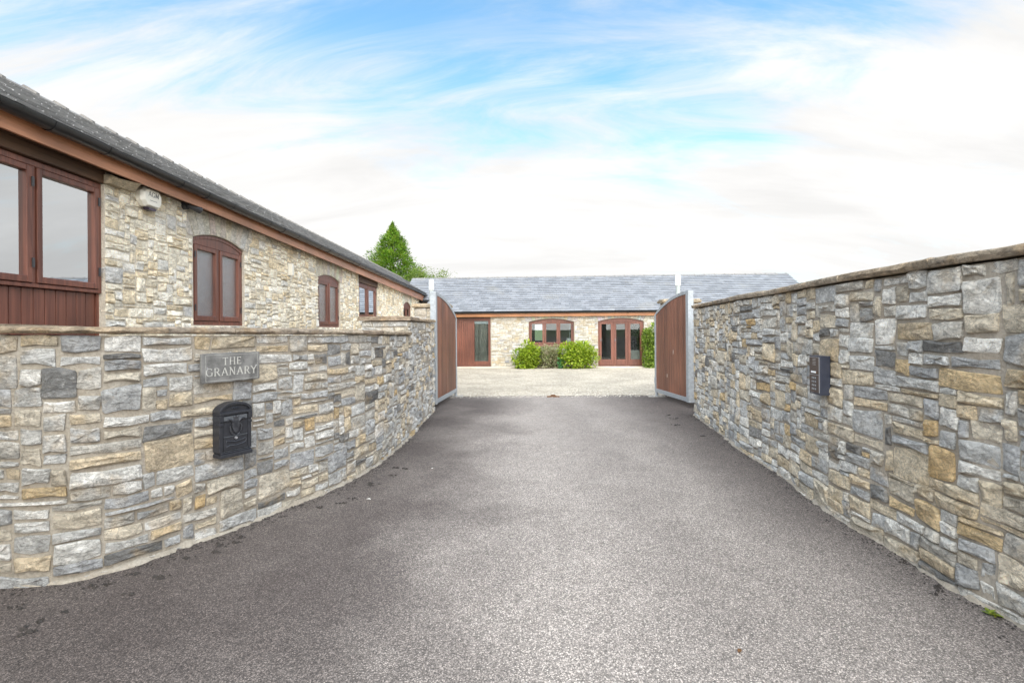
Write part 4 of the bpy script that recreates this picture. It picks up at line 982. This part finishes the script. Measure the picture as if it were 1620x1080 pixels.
# ------------------------------------------------------------------ things on the walls
def strokes(mb, text, x0, z0, h, gap, d0, d1, serif=True, italic=0.0):
    """roman capitals built from thick and thin strokes"""
    G = {'T': (.78, [((.39, 0), (.39, 1), .15), ((0, .96), (.78, .96), .08)], [(.39, 0)], [((.03, .96), (.03, .82), .06), ((.75, .96), (.75, .82), .06)]),
         'H': (.86, [((.14, 0), (.14, 1), .15), ((.72, 0), (.72, 1), .15), ((.14, .5), (.72, .5), .08)], [(.14, 0), (.14, 1), (.72, 0), (.72, 1)], []),
         'E': (.68, [((.14, 0), (.14, 1), .15), ((.07, .04), (.62, .04), .08), ((.07, .96), (.60, .96), .08), ((.14, .51), (.48, .51), .08)], [], [((.60, .0), (.64, .2), .06), ((.58, 1), (.60, .82), .06), ((.48, .42), (.48, .6), .05)]),
         'A': (.88, [((.08, 0), (.44, 1), .08), ((.44, 1), (.80, 0), .15), ((.22, .34), (.66, .34), .07)], [(.08, 0), (.80, 0)], []),
         'N': (.88, [((.14, 0), (.14, 1), .08), ((.14, 1), (.74, 0), .15), ((.74, 0), (.74, 1), .08)], [(.14, 0), (.14, 1), (.74, 1)], []),
         'Y': (.82, [((.41, 0), (.41, .48), .15), ((.41, .46), (.06, 1), .14), ((.41, .46), (.76, 1), .08)], [(.41, 0), (.06, 1), (.76, 1)], []),
         'M': (1.0, [((.12, 0), (.16, 1), .1), ((.16, 1), (.5, .1), .15), ((.5, .1), (.84, 1), .08), ((.84, 1), (.88, 0), .15)], [(.12, 0), (.88, 0)], []),
         'R': (.80, [((.14, 0), (.14, 1), .15), ((.40, .48), (.74, 0), .14)], [(.14, 0), (.76, 0)], []), 'G': (.88, [], [], [])}
    def seg(p, q, w_):
        p = Vector(p); q = Vector(q); t = (q-p).normalized(); n_ = Vector((-t.y, t.x))*w_/2
        poly = [p+n_, p-n_, q-n_, q+n_]; mb.prism([(X+v.x*h+italic*v.y*h, z0+v.y*h) for v in poly], d0, d1+mb_j[0]); mb_j[0] += .00004
    mb_j = [0.0]; X = x0
    for ch in text:
        wd_, st_, se, ex = G[ch]
        for p, q, w_ in st_: seg(p, q, w_)
        if serif:
            for p in se: seg((p[0]-.13, p[1]), (p[0]+.13, p[1]), .05)
            for p, q, w_ in ex: seg(p, q, w_)
        arcs = []
        if ch == 'R': arcs = [(.36, .74, .26, .23, -95, 95, .12)]; seg((.14, .97), (.38, .97), .07); seg((.14, .51), (.40, .51), .07)
        if ch == 'G': arcs = [(.46, .5, .40, .48, 40, 322, .13)]; seg((.79, .04), (.79, .42), .14); seg((.62, .42), (.92, .42), .05); seg((.77, .98), (.77, .76), .05)
        for cx, cz, rx, rz_, a0_, a1_, w_ in arcs:
            A_ = np.linspace(R(a0_), R(a1_), 15)
            for a, b_ in zip(A_[:-1], A_[1:]):
                k1 = w_*(.45+.55*abs(math.cos(a))); seg((cx+rx*math.cos(a), cz+rz_*math.sin(a)), (cx+rx*math.cos(b_+.02), cz+rz_*math.sin(b_+.02)), k1)
        X += wd_*h+gap
    return X-gap-x0
def text_width(text, h, gap):
    return strokes(MB(FLIP), text, 0, 0, h, gap, 0, .001)
def mount(path, px, py_mid, d=.0):
    u = path.find(px); x, y, tx, ty = path.at(u); return u, (x+ty*d, y-tx*d), math.atan2(ty, tx)
# name plaque
u, (x, y), rz = mount(LP, 362, 0, .03)
zt, zb = z_at(557.5, 366, y), z_at(602.5, 366, y); zc = (zt+zb)/2; ph = zt-zb; pwid = .452
t = thing('name_plaque', 'grey slate plaque lettered THE GRANARY fixed above the letterbox', 'sign', (x, y, zc), rz)
b = MB(FLIP); rr = random.Random(3); n = 12
poly = [(-pwid/2+pwid*i/n, -ph/2+rr.uniform(-.003, .003)) for i in range(n+1)]+[(pwid/2-pwid*i/n, ph/2+rr.uniform(-.002, .002)) for i in range(n+1)]
b.prism(poly, 0, .024); b.build('slab', M['slateplaque'], t, bevel=.003)
h = ph*.235; 
for word, zz_ in (('THE', ph*.09), ('GRANARY', -ph*.27)):
    hh = h*1.08 if word == 'THE' else h*1.12; wd_ = text_width(word, hh, .010)
    b = MB(FLIP); strokes(b, word, -wd_/2, zz_, hh, .010, .0236, .0250); b.build('lettering', M['letter'], t)
b = MB(FLIP); e = .012
for (p, q) in (((-pwid/2+.028, -ph/2+e), (-pwid/2+.030, ph/2-e)), ((pwid/2-.016, -ph/2+e), (pwid/2-.014, ph/2-e)), ((-pwid/2+.0305, ph/2-e-.002), (pwid/2-.0165, ph/2-e)), ((-pwid/2+.0305, -ph/2+e), (pwid/2-.0165, -ph/2+e+.002))):
    b.box((p[0], .0236, p[1]), (q[0], .0246, q[1]))
b.build('border_line', M['letter'], t)
for sx in (-1, 1):
    b = MB(FLIP); c0 = sx*(pwid/2-.028)+(.012 if sx < 0 else 0)
    b.add([(c0+.006*math.cos(a), .0236, .006*math.sin(a)) for a in np.linspace(0, 6.283, 11)[:-1]]+[(c0+.004*math.cos(a), .029, .004*math.sin(a)) for a in np.linspace(0, 6.283, 11)[:-1]], [tuple(range(10, 20))]+[(i, (i+1) % 10, 10+(i+1) % 10, 10+i) for i in range(10)]); b.build('screw', M['iron2'], t)
# letterbox
u, (x, y), rz = mount(LP, 364, 0, .03)
zb = z_at(723, 352, y-.08); zt = z_at(637, 366, y-.08); H = zt-zb; Wd = .25; q = Wd/2; dp = .078
t = thing('letterbox', 'black cast metal letterbox with embossed emblem below the name plaque', 'letterbox', (x, y, zb), rz)
ha = H*.82
arc = lambda w_, z0, rise, n=14: [(w_*math.cos(a), z0+rise*math.sin(a)) for a in np.linspace(0, math.pi, n+1)]
b = MB(FLIP); b.prism([(-q+.012, .03), (q-.012, .03), (q-.012, ha)]+[(x_, z_) for x_, z_ in arc(q-.014, ha, H*.135)][1:-1]+[(-q+.012, ha)], -.02, dp-.022); b.build('body', M['iron'], t, bevel=.004)
b = MB(FLIP); b.box((-q, -.02, .0), (q, dp, .028)); b.box((-q+.006, -.02, .0285), (q-.006, dp-.008, .040)); b.build('base_moulding', M['iron'], t, bevel=.004)
b = MB(FLIP); o_ = arc(q+.002, ha+.004, H*.172); i_ = arc(q-.016, ha+.004, H*.172-.020)
for k in range(len(o_)-1): b.prism([o_[k], o_[k+1], i_[k+1], i_[k]], -.02, dp-.008)
b.build('arched_hood', M['iron'], t, bevel=.002)
b = MB(FLIP); b.box((-q-.001, -.02, ha-.016), (q+.001, dp-.002, ha+.003)); b.build('cornice', M['iron'], t, bevel=.003)
for sx in (-1, 1):
    b = MB(FLIP); a_ = sorted((sx*q, sx*(q-.026))); b.box((a_[0], -.02, .041), (a_[1], dp-.014, ha-.017)); 
    b.box((a_[0]-.003, dp-.06, ha-.062), (a_[1]+.003, dp-.004, ha-.017)); b.box((a_[0]-.002, dp-.06, ha-.095), (a_[1]+.002, dp-.008, ha-.075)); b.build('side_column', M['iron'], t, bevel=.003)
b = MB(FLIP); b.box((-q+.034, dp-.021, ha-.060), (q-.034, dp-.012, ha-.028)); b.build('slot_flap', M['slot'], t, bevel=.002)
b = MB(FLIP); b.box((-q+.032, dp-.0215, .052), (q-.032, dp-.015, H*.37)); b.build('lower_door', M['iron'], t, bevel=.003)
b = MB(FLIP); b.box((-q+.032, dp-.0215, H*.372), (q-.032, dp-.012, H*.378)); b.box((-q+.030, dp-.0215, H*.115), (q-.030, dp-.013, H*.119)); b.build('bright_edge', M['slot'], t)
# emblem: crowned shield between spread scrolls
ez = H*.585; d0, d1_ = dp-.0215, dp-.012; b = MB(lambda s, d, z: (s*1.22, -d, ez+(z-ez)*1.22))
b.prism([(-.022, ez+.028), (.022, ez+.028), (.024, ez-.01), (.014, ez-.038), (0, ez-.052), (-.014, ez-.038), (-.024, ez-.01)], d0, d1_)
b.prism([(-.014, ez+.032), (.014, ez+.032), (.019, ez+.052), (.008, ez+.044), (0, ez+.058), (-.008, ez+.044), (-.019, ez+.052)], d0, d1_+.002)
for sx in (-1, 1):
    b.tube([(sx*.020, d1_, ez+.020), (sx*.034, d1_+.002, ez+.034), (sx*.050, d1_, ez+.036), (sx*.060, d1_-.002, ez+.027), (sx*.050, d1_-.003, ez+.022)], [.006, .006, .005, .004, .003], 6)
    b.tube([(sx*.026, d1_, ez+.005), (sx*.037, d1_, ez-.012), (sx*.034, d1_, ez-.035), (sx*.024, d1_, ez-.055), (sx*.008, d1_, ez-.064)], [.004, .005, .005, .004, .003], 6)
for i in range(5): b.box((-.014+i*.006, d1_+.0002, ez-.020), (-.011+i*.006, d1_+.003, ez+.020))
b.build('emblem', M['iron3'], t, 40)
b = MB(FLIP); b.tube([(-.03, dp-.018, ha+H*.07), (-.012, dp-.016, ha+H*.082), (0, dp-.016, ha+H*.07), (.012, dp-.016, ha+H*.082), (.03, dp-.018, ha+H*.07)], .004, 6); b.tube([(-.012, dp-.018, ha+H*.06), (.012, dp-.018, ha+H*.06)], .004, 6); b.build('crest', M['iron'], t, 40)
b = MB(FLIP); b.add([(.011*math.cos(a), dp-.0155, H*.335+.011*math.sin(a)) for a in np.linspace(0, 6.283, 15)[:-1]]+[(.009*math.cos(a), dp-.006, H*.335+.009*math.sin(a)) for a in np.linspace(0, 6.283, 15)[:-1]], [tuple(range(14, 28))]+[(i, (i+1) % 14, 14+(i+1) % 14, 14+i) for i in range(14)]); b.build('lock', M['iron2'], t)
b = MB(FLIP)
b.tube([(-.075, dp-.013, H*.31), (-.045, dp-.011, H*.285), (0, dp-.011, H*.272), (.045, dp-.011, H*.285), (.075, dp-.013, H*.31)], .0035, 6)
b.tube([(-.075, dp-.013, H*.19), (-.05, dp-.011, H*.215), (0, dp-.011, H*.20), (.05, dp-.011, H*.215), (.075, dp-.013, H*.235)], .0035, 6)
b.tube([(-.075, dp-.013, H*.31), (-.080, dp-.012, H*.25), (-.075, dp-.013, H*.19)], .0035, 6); b.tube([(.075, dp-.013, H*.31), (.080, dp-.012, H*.27), (.075, dp-.013, H*.235)], .0035, 6)
b.build('scroll_plate', M['iron3'], t, 40)
# entry keypad on the right wall
u, (x, y), rz = mount(RP, 1309, 0, .045)
zt, zb = z_at(562.5, 1298, y-.02), z_at(624, 1300, y-.02); H = zt-zb; q = .09
t = thing('entry_keypad', 'dark entry keypad with speaker and name strip on the right wall', 'intercom', (x, y, zb), rz)
b = MB(FLIP); b.box((-q, -.03, 0), (q, .05, H)); b.build('hood', M['navy'], t, bevel=.004)
b = MB(FLIP); b.box((-q+.008, .0495, H*.515), (q-.012, .0535, H*.955)); b.build('speaker_panel', M['bronze'], t, bevel=.0015)
b = MB(FLIP); b.box((-q+.008, .0495, H*.06), (q-.012, .0535, H*.505)); b.build('keypad_panel', M['bronze'], t, bevel=.0015)
b = MB(FLIP); b.box((q-.0115, .0495, H*.06), (q-.008, .0545, H*.955)); b.box((-q+.008, .0495, H*.506), (q-.012, .0545, H*.514)); b.box((-q+.008, .0495, H*.956), (q-.008, .0545, H*.965)); b.build('bright_trim', M['iron2'], t)
b = MB(FLIP)
for i in range(5): b.box((-.026, .0534, H*.76+i*.012), (.026, .0542, H*.76+i*.012+.004))
b.build('speaker_slots', M['iron2'], t)
b = MB(FLIP); b.box((-.052, .0534, H*.555), (.030, .0548, H*.60)); b.build('name_strip', M['whiteplastic'], t)
b = MB(FLIP); b.box((.038, .0534, H*.56), (.052, .057, H*.595)); b.build('call_button', M['rusty'], t)
for i in range(4):
    for j in range(3):
        b = MB(FLIP); sx, sz = -.036+j*.026, H*.40-i*.030; b.box((sx, .0534, sz), (sx+.018, .0570, sz+.018)); k = b.build('key', M['slot'], t, bevel=.002)
        m2 = MB(FLIP); m2.box((sx+.007, .0571, sz+.005), (sx+.011, .0574, sz+.013)); m2.build('mark', M['whiteplastic'], k)
b = MB(FLIP); b.box((-q+.03, .0495, H*.012), (-q+.07, .0525, H*.045)); b.build('maker_strip', M['slot'], t)
# alarm box, floodlight and vent on the house
s, z = on_left(241, 314, .08); p = hl(s, 0.012, z); 
t = thing('alarm_box', 'ivory alarm box lettered AGM high on the house wall under the eaves', 'alarm box', p, HL_RZ)
oct_ = lambda w_, h_, c: [(-w_+c, -h_), (w_-c, -h_), (w_, -h_+c), (w_, h_-c), (w_-c, h_), (-w_+c, h_), (-w_, h_-c), (-w_, -h_+c)]
b = MB(FLIP); o1, o2, o3 = oct_(.145, .098, .05), oct_(.145, .098, .05), oct_(.118, .080, .042)
vs = [(a, 0, c) for a, c in o1]+[(a, .05, c) for a, c in o2]+[(a, .082, c) for a, c in o3]
b.add(vs, [tuple(range(7, -1, -1)), tuple(range(16, 24))]+[(k*8+i, k*8+(i+1) % 8, k*8+8+(i+1) % 8, k*8+8+i) for k in (0, 1) for i in range(8)]); b.build('case', M['ivoryplastic'], t, bevel=.006)
b = MB(FLIP); wd_ = text_width('AGM', .05, .006); strokes(b, 'AGM', -wd_/2, .008, .05, .006, .0815, .0832, serif=False); b.build('lettering', M['darkgrey'], t)
b = MB(FLIP)
for i in range(9): b.box((-.052+i*.0118, .0815, -.034), (-.045+i*.0118, .0828, -.028))
b.build('small_print', M['darkgrey'], t)
b = MB(FLIP); b.prism([(-.07, -.099), (.07, -.099), (.05, -.122), (.02, -.130), (-.02, -.130), (-.05, -.122)], .012, .07); b.build('strobe_lens', M['darkplum'], t, bevel=.004)
s, z = on_left(296, 325, .05); p = hl(s, .012, z)
t = thing('spotlight', 'small black wall spotlight tucked under the eaves beside the alarm box', 'light', p, HL_RZ)
b = MB(FLIP); b.add([(.05*math.cos(a), 0, .05*math.sin(a)) for a in np.linspace(0, 6.283, 17)[:-1]]+[(.045*math.cos(a), .04, .045*math.sin(a)) for a in np.linspace(0, 6.283, 17)[:-1]], [tuple(range(16, 32))]+[(i, (i+1) % 16, 16+(i+1) % 16, 16+i) for i in range(16)]); b.build('base', M['darkgrey'], t, 40)
b = MB(FLIP); b.tube([(0, .04, 0), (.02, .07, -.005), (.09, .10, -.02), (.12, .11, -.026)], [.02, .03, .042, .044], 14); b.build('lamp_body', M['darkgrey'], t, 40)
b = MB(FLIP); b.tube([(.1205, .1102, -.0262), (.126, .112, -.0274)], .038, 14); b.build('lens', M['slot'], t, 40)
s, z = on_left(459.5, 426.5, .04); p = hl(s, .012, z)
t = thing('wall_light', 'slim pale upright wall light on the house between two arched windows', 'light', p, HL_RZ)
b = MB(FLIP); b.box((-.035, 0, -.10), (.035, .075, .10)); b.build('case', M['ivoryplastic'], t, bevel=.006)
b = MB(FLIP); b.box((-.045, -.004, -.115), (.045, .008, .115)); b.build('back_plate', M['potbeige'], t, bevel=.003)
s, z = on_left(620.5, 477, .0); p = hl(s, .012, z)
t = thing('slit_vent', 'narrow dark slit vent in the far end of the house wall', 'vent', p, HL_RZ)
b = MB(FLIP); rect_frame(b, -.07, .07, -.13, .13, .02, 0, .025); b.build('surround', M['mortar_cream'], t)
b = MB(FLIP); b.box((-.05, 0, -.11), (.05, .008, .11)); b.build('opening', M['felt'], t)

# ------------------------------------------------------------------ plants
def leaf(mb, p, d, up, L, wd_, col, fold=.25):
    d = d.normalized(); sd = d.cross(up); sd = sd.normalized() if sd.length > 1e-4 else Vector((1, 0, 0)); nn = sd.cross(d)
    a = p+d*L*.45+sd*wd_+nn*wd_*fold; b = p+d*L*.45-sd*wd_+nn*wd_*fold; e = p+d*L-nn*L*.12
    mb.add([tuple(p), tuple(a), tuple(e), tuple(b)], [(0, 1, 2), (0, 2, 3)], col)
def shrub(name, label, cat, loc, rx, ry, h, n, cols, L, seed, group=None, box=False, lumps=9):
    r = random.Random(seed); t = thing(name, label, cat, loc, 0, group)
    ctr = []
    for i in range(lumps):
        a = r.uniform(0, 6.283); q = r.uniform(.25, .75); ctr.append(Vector((math.cos(a)*rx*q, math.sin(a)*ry*q, h*(r.uniform(.22, .78) if h < 1.4 else r.uniform(.10, .88)))))
    mb = MB(); 
    for i in range(n):
        if box:
            f = r.random(); x, y = r.uniform(-rx, rx), r.uniform(-ry, ry); z = r.uniform(.05, h)
            k = r.random()
            if k < .5: y = -ry*r.uniform(.8, 1.06)
            elif k < .7: x = rx*r.choice((-1, 1))*r.uniform(.85, 1.06)
            elif k < .8: z = h*r.uniform(.92, 1.03)
            p = Vector((x, y, z)); dirn = Vector((x/rx*.6, -1 if k < .5 else y/ry, .1))
        else:
            c = r.choice(ctr); v = Vector((r.gauss(0, 1), r.gauss(0, 1), r.gauss(0, .9))).normalized()
            q = r.uniform(.55, 1.05)**.6
            p = c+Vector((v.x*rx*.55*q, v.y*ry*.55*q, v.z*min(h, 1.1)*.33*q)); dirn = v
            if p.z < .02: p.z = r.uniform(.02, .12)
        d = (dirn+Vector((r.uniform(-.7, .7), r.uniform(-.7, .7), r.uniform(-.5, .5)))).normalized()
        c_ = r.choice(cols); s_ = r.uniform(.75, 1.2); l_ = L*r.uniform(.7, 1.3)
        leaf(mb, p, d, Vector((r.uniform(-.4, .4), r.uniform(-.4, .4), 1)), l_, l_*.33, tuple(a*s_ for a in c_))
    mb.build('crown', M['leaf'], t, recalc=False)
    b = MB()
    for i in range(9):
        a = r.uniform(0, 6.283); e = ctr[i % len(ctr)] if not box else Vector((r.uniform(-rx, rx)*.7, r.uniform(-ry, ry)*.7, h*.9))
        b.tube([(math.cos(a)*.06, math.sin(a)*.06, -.02), (e.x*.5, e.y*.5, e.z*.5), tuple(e)], [.014, .010, .004], 5)
    b.build('stems', M['bark'], t); return t
LIME = [(.33, .45, .03), (.42, .53, .045), (.25, .37, .025), (.48, .56, .08), (.19, .29, .025)]
VAR = [(.30, .34, .14), (.48, .47, .28), (.21, .26, .10), (.39, .37, .21), (.44, .37, .24)]
IVY = [(.24, .36, .04), (.17, .28, .035), (.42, .50, .12), (.11, .19, .03)]
def bp(x, d): s, _ = on_back(x, 560, d); q = hb(s, d, 0); return (q[0], q[1], 0.0)
k_ = 20.3/F
shrub('shrub', 'bright lime green shrub left of the house window', 'shrub', bp(835, .62), .50, .42, 1.0, 3400, LIME, .105, 1, lumps=13)
shrub('shrub', 'muted variegated shrub under the middle of the house window', 'shrub', bp(869, .55), .40, .36, .98, 3600, VAR, .07, 2, lumps=12)
shrub('shrub', 'wide lime green shrub between the window and glazed doors', 'shrub', bp(915, .66), .66, .45, .98, 4400, LIME, .105, 3, lumps=16)
shrub('plant', 'small mint green plant low between two lime shrubs', 'plant', bp(886, .80), .12, .12, .40, 240, [(.10, .30, .10), (.14, .36, .14)], .07, 4)
shrub('column_shrub', 'tall clipped column shrub right of the glazed doors', 'shrub', bp(1027.5, .38), .30, .26, z_at(515, 1027, 20.2), 4200, IVY, .085, 5, lumps=26)
# potted plant on the sill inside, and a planter added inside for the reflection in the glazed doors
s, _ = on_back(900, 540, -.20); p = hb(s, -.235, w6['z0']+.05)
t = thing('plant_pot', 'white plant pot on the sill behind the right window pane', 'plant pot', p, B_RZ)
b = MB(); b.lathe([(.075, 0), (.095, .01), (.105, .2), (.110, .21), (.110, .225), (.095, .225), (.09, .2)], 18); b.build('pot', M['pot'], t, 40)
b = MB(); r = random.Random(12)
for i in range(40): leaf(b, Vector((r.uniform(-.04, .04), r.uniform(-.04, .04), .2)), Vector((r.uniform(-.7, .7), r.uniform(-.7, .7), 1)), Vector((0, 1, 0)), r.uniform(.06, .13), .012, (.08, .17, .04))
b.build('leaves', M['leaf'], t, recalc=False)
b = MB(FLIP); b.box((w6['s0'], -.36, w6['z0']-.05), (w6['s1'], -.141, w6['z0']+.049)); b.build('inside_ledge', M['inside'], W6)
s, _ = on_back(1005, 560, -.45); p = hb(s, -.55, .03)
t = thing('planter', 'dark bush and planter shape added for the reflection in the right glazed door', 'planter', p, B_RZ)
b = MB(); b.prof([(-.17, -.17), (.17, -.17), (.17, .17), (-.17, .17)], 0, .02, 2); b.add([(-.17, -.17, .02), (.17, -.17, .02), (.17, .17, .02), (-.17, .17, .02), (-.21, -.21, .62), (.21, -.21, .62), (.21, .21, .62), (-.21, .21, .62)], [(0, 1, 5, 4), (1, 2, 6, 5), (2, 3, 7, 6), (3, 0, 4, 7), (4, 5, 6, 7)]); b.build('box', M['potbeige'], t, bevel=.008)
b = MB(); r = random.Random(13)
for i in range(1600):
    v = Vector((r.gauss(0, 1), r.gauss(0, 1), r.gauss(0, 1))).normalized(); q_ = r.uniform(.7, 1.0)
    leaf(b, Vector((v.x*.27*q_, v.y*.27*q_, 1.12+v.z*.5*q_)), v+Vector((r.uniform(-.6, .6), r.uniform(-.6, .6), r.uniform(-.6, .6))), Vector((0, 0, 1)), .07, .02, (.03, .05, .02))
b.build('crown', M['leaf'], t, recalc=False)
# conifer behind the house
def conifer(x, y, top, rad, seed, label):
    r = random.Random(seed); t = thing('conifer', label, 'tree', (x, y, 0)); b = MB()
    b.tube([(0, 0, -.1), (.03, 0, top*.4), (0, .02, top*.97)], [.22, .14, .02], 9); b.build('trunk', M['bark'], t, 60)
    mb = MB(); br = MB()
    for i in range(2400):
        f = r.random()**1.25; z = .8+(top-.8)*f; a = r.uniform(0, 6.283)
        bulge = 1+.16*math.sin(a*3+z*1.3)+.13*math.sin(a*5-z*2.1)
        tier = .82+.3*((z*.85+.25*math.sin(a*2)) % 1.0)
        rr_ = rad*1.32*(1-f)**.90*bulge*tier*(.55+.5*r.random()**.5)+.12*(1-f)
        if f > .97: rr_ = .02
        out_ = Vector((math.cos(a), math.sin(a), 0)); tip = out_*rr_+Vector((0, 0, z))
        lift = .25+.5*f
        if i % 9 == 0: br.tube([(0, 0, max(.3, z-.5*rr_*lift)), tuple(tip)], [.03, .008], 4)
        tone = r.uniform(.7, 1.25); base = r.choice([(.17, .30, .03), (.23, .38, .04), (.12, .22, .025), (.30, .43, .06)])
        for j in range(15):
            w_ = min(1, .18+2.2*(1-f)); p = tip-out_*r.uniform(0, .55)*w_+Vector((r.gauss(0, .17)*w_, r.gauss(0, .17)*w_, r.gauss(0, .12)))
            d = out_*1.0+Vector((r.uniform(-.8, .8), r.uniform(-.8, .8), lift+r.uniform(-.5, .5)))
            l_ = r.uniform(.16, .36)*(.5+.5*w_); leaf(mb, p, d, Vector((r.uniform(-.5, .5), r.uniform(-.5, .5), 1)), l_, l_*.16, tuple(c*tone*r.uniform(.85, 1.15) for c in base))
    for j in range(60):
        leaf(mb, Vector((r.gauss(0, .06), r.gauss(0, .06), top-r.uniform(.1, .7))), Vector((r.uniform(-.4, .4), r.uniform(-.4, .4), 1)), Vector((0, 1, 0)), r.uniform(.2, .38), .03, (.12, .21, .03))
    mb.build('crown', M['leaf'], t, recalc=False); tag(br.build('branches', M['bark'], t), kind='stuff'); return t
TY = 42
q1 = ray(621, 356)*TY; conifer(q1.x, TY, EYE+q1.z, 3.75, 71, 'bright green conifer rising behind the house roof')
def broadleaf(x, y, top, rad, seed, label):
    r = random.Random(seed); t = thing('leafy_tree', label, 'tree', (x, y, 0)); b = MB()
    b.tube([(0, 0, -.1), (.05, 0, top*.3), (-.05, .05, top*.6)], [.16, .11, .05], 8)
    mb = MB(); ends = []
    for i in range(22):
        a = r.uniform(0, 6.283); q = r.uniform(.3, 1); e = Vector((math.cos(a)*rad*q, math.sin(a)*rad*q, top*r.uniform(.5, .93))); ends.append(e)
        b.tube([(0, 0, top*.35), (e.x*.5, e.y*.5, e.z*.75), tuple(e)], [.05, .03, .01], 5)
    for i in range(9000):
        e = r.choice(ends); v = Vector((r.gauss(0, .36), r.gauss(0, .36), r.gauss(0, .26))); p = e+v
        if p.z > top: p.z = top-r.uniform(0, .3)
        c_ = r.choice([(.20, .27, .05), (.27, .32, .08), (.14, .21, .04)]); l_ = r.uniform(.09, .16)
        leaf(mb, p, v+Vector((r.uniform(-.3, .3), r.uniform(-.3, .3), r.uniform(-.3, .3))), Vector((0, 0, 1)), l_, l_*.33, c_)
    b.build('trunk', M['bark'], t, 60); mb.build('crown', M['leaf'], t, recalc=False); return t
q1 = ray(674, 429)*38; broadleaf(q1.x, 38, EYE+q1.z+.25, 1.35, 81, 'pale green leafy tree top beside the conifer')

# ------------------------------------------------------------------ litter on the drive
mb = MB(); r = random.Random(23)
spots = [(20, 960, 16), (35, 1000, 22), (150, 927, 14), (205, 908, 13), (255, 913, 16), (205, 940, 12), (293, 884, 17), (340, 873, 13), (352, 862, 12), (376, 858, 15), (380, 850, 10), (470, 800, 10), (505, 802, 9), (540, 796, 9), (590, 767, 14), (560, 789, 10), (625, 740, 8), (640, 742, 7), (620, 753, 9), (1056, 657, 8), (1065, 662, 7), (1072, 672, 8), (1110, 690, 6), (1430, 888, 8), (1478, 940, 6), (1482, 929, 11), (1488, 934, 9), (100, 968, 10), (60, 985, 12), (170, 925, 9)]
for (x, y, s) in spots:
    g = ground(x, y); sc = s*g.y/F*.62
    for k in range(6):
        cx, cy = g.x+r.gauss(0, sc*.8), g.y+r.gauss(0, sc*.45); rad = sc*r.uniform(.15, .6); n = 11
        ring = [(cx+rad*math.cos(6.283*i/n)*r.uniform(.6, 1.3), cy+rad*.75*math.sin(6.283*i/n)*r.uniform(.6, 1.3), .002+.0002*k) for i in range(n)]
        mb.add(ring+[(cx, cy, .008+.01*r.random())], [(i, (i+1) % n, n) for i in range(n)])
for i in range(1500):     # scattered crumbs along both wall feet
    P_ = LP if r.random() < .62 else RP; u = r.uniform(3.0, uE) if P_ is LP else r.uniform(0, 7); d = abs(r.gauss(0, .07))+.03
    x, y, _ = P_.P(u, d, 0); rad = r.uniform(.003, .010); n = 6
    mb.add([(x+rad*math.cos(6.283*i_/n)*r.uniform(.6, 1.3), y+rad*math.sin(6.283*i_/n)*r.uniform(.6, 1.3), .002) for i_ in range(n)]+[(x, y, .006)], [(i_, (i_+1) % n, n) for i_ in range(n)])
tag(mb.build('leaf_mould', M['grime'], recalc=False), kind='stuff')
def flat_leaf(name, label, cat, x, y, L, col, seed, group=None):
    g = ground(x, y); r = random.Random(seed); b = MB(); a = r.uniform(0, 6.28); n = 8
    pts = [(-L/2+L*i/n, L*.28*math.sin(math.pi*i/n)*r.uniform(.8, 1.15)) for i in range(n+1)]+[(L/2-L*i/n, -L*.28*math.sin(math.pi*i/n)*r.uniform(.8, 1.15)) for i in range(1, n)]
    m = len(pts); b.add([(p[0], p[1], .003+abs(p[1])*.35) for p in pts]+[(0, 0, .006)], [(i, (i+1) % m, m) for i in range(m)], col)
    t = b.build(name, M['leaf'], None, recalc=False, loc=(g.x, g.y, .002), rz=a); return tag(t, label, cat, group)
flat_leaf('fallen_leaf', 'brown fallen leaf on the near tarmac right of centre', 'leaf', 1170, 1030, .035, (.20, .10, .04), 1)
t = flat_leaf('litter_scrap', 'tiny white scrap on the tarmac by the foot of the curved wall', 'litter', 583, 790, .05, (.75, .74, .7), 2)
t = flat_leaf('litter_scrap', 'tiny white scrap on the tarmac further up the drive toward the gate', 'litter', 684, 741, .035, (.75, .74, .7), 3)
for i, (x, y, lab) in enumerate(((1573, 972, 'yellow green weed at the foot of the right wall'), )):
    g = ground(x, y); t = thing('weed', lab, 'weed', (g.x, g.y, 0)); b = MB(); r = random.Random(5)
    for j in range(16):
        a = r.uniform(0, 6.28); leaf(b, Vector((r.gauss(0, .012), r.gauss(0, .012), .002)), Vector((math.cos(a), math.sin(a), r.uniform(.1, .6))), Vector((0, 0, 1)), r.uniform(.025, .06), .010, r.choice([(.22, .28, .03), (.30, .33, .04), (.12, .18, .02)]))
    b.build('leaves', M['leaf'], t, recalc=False)
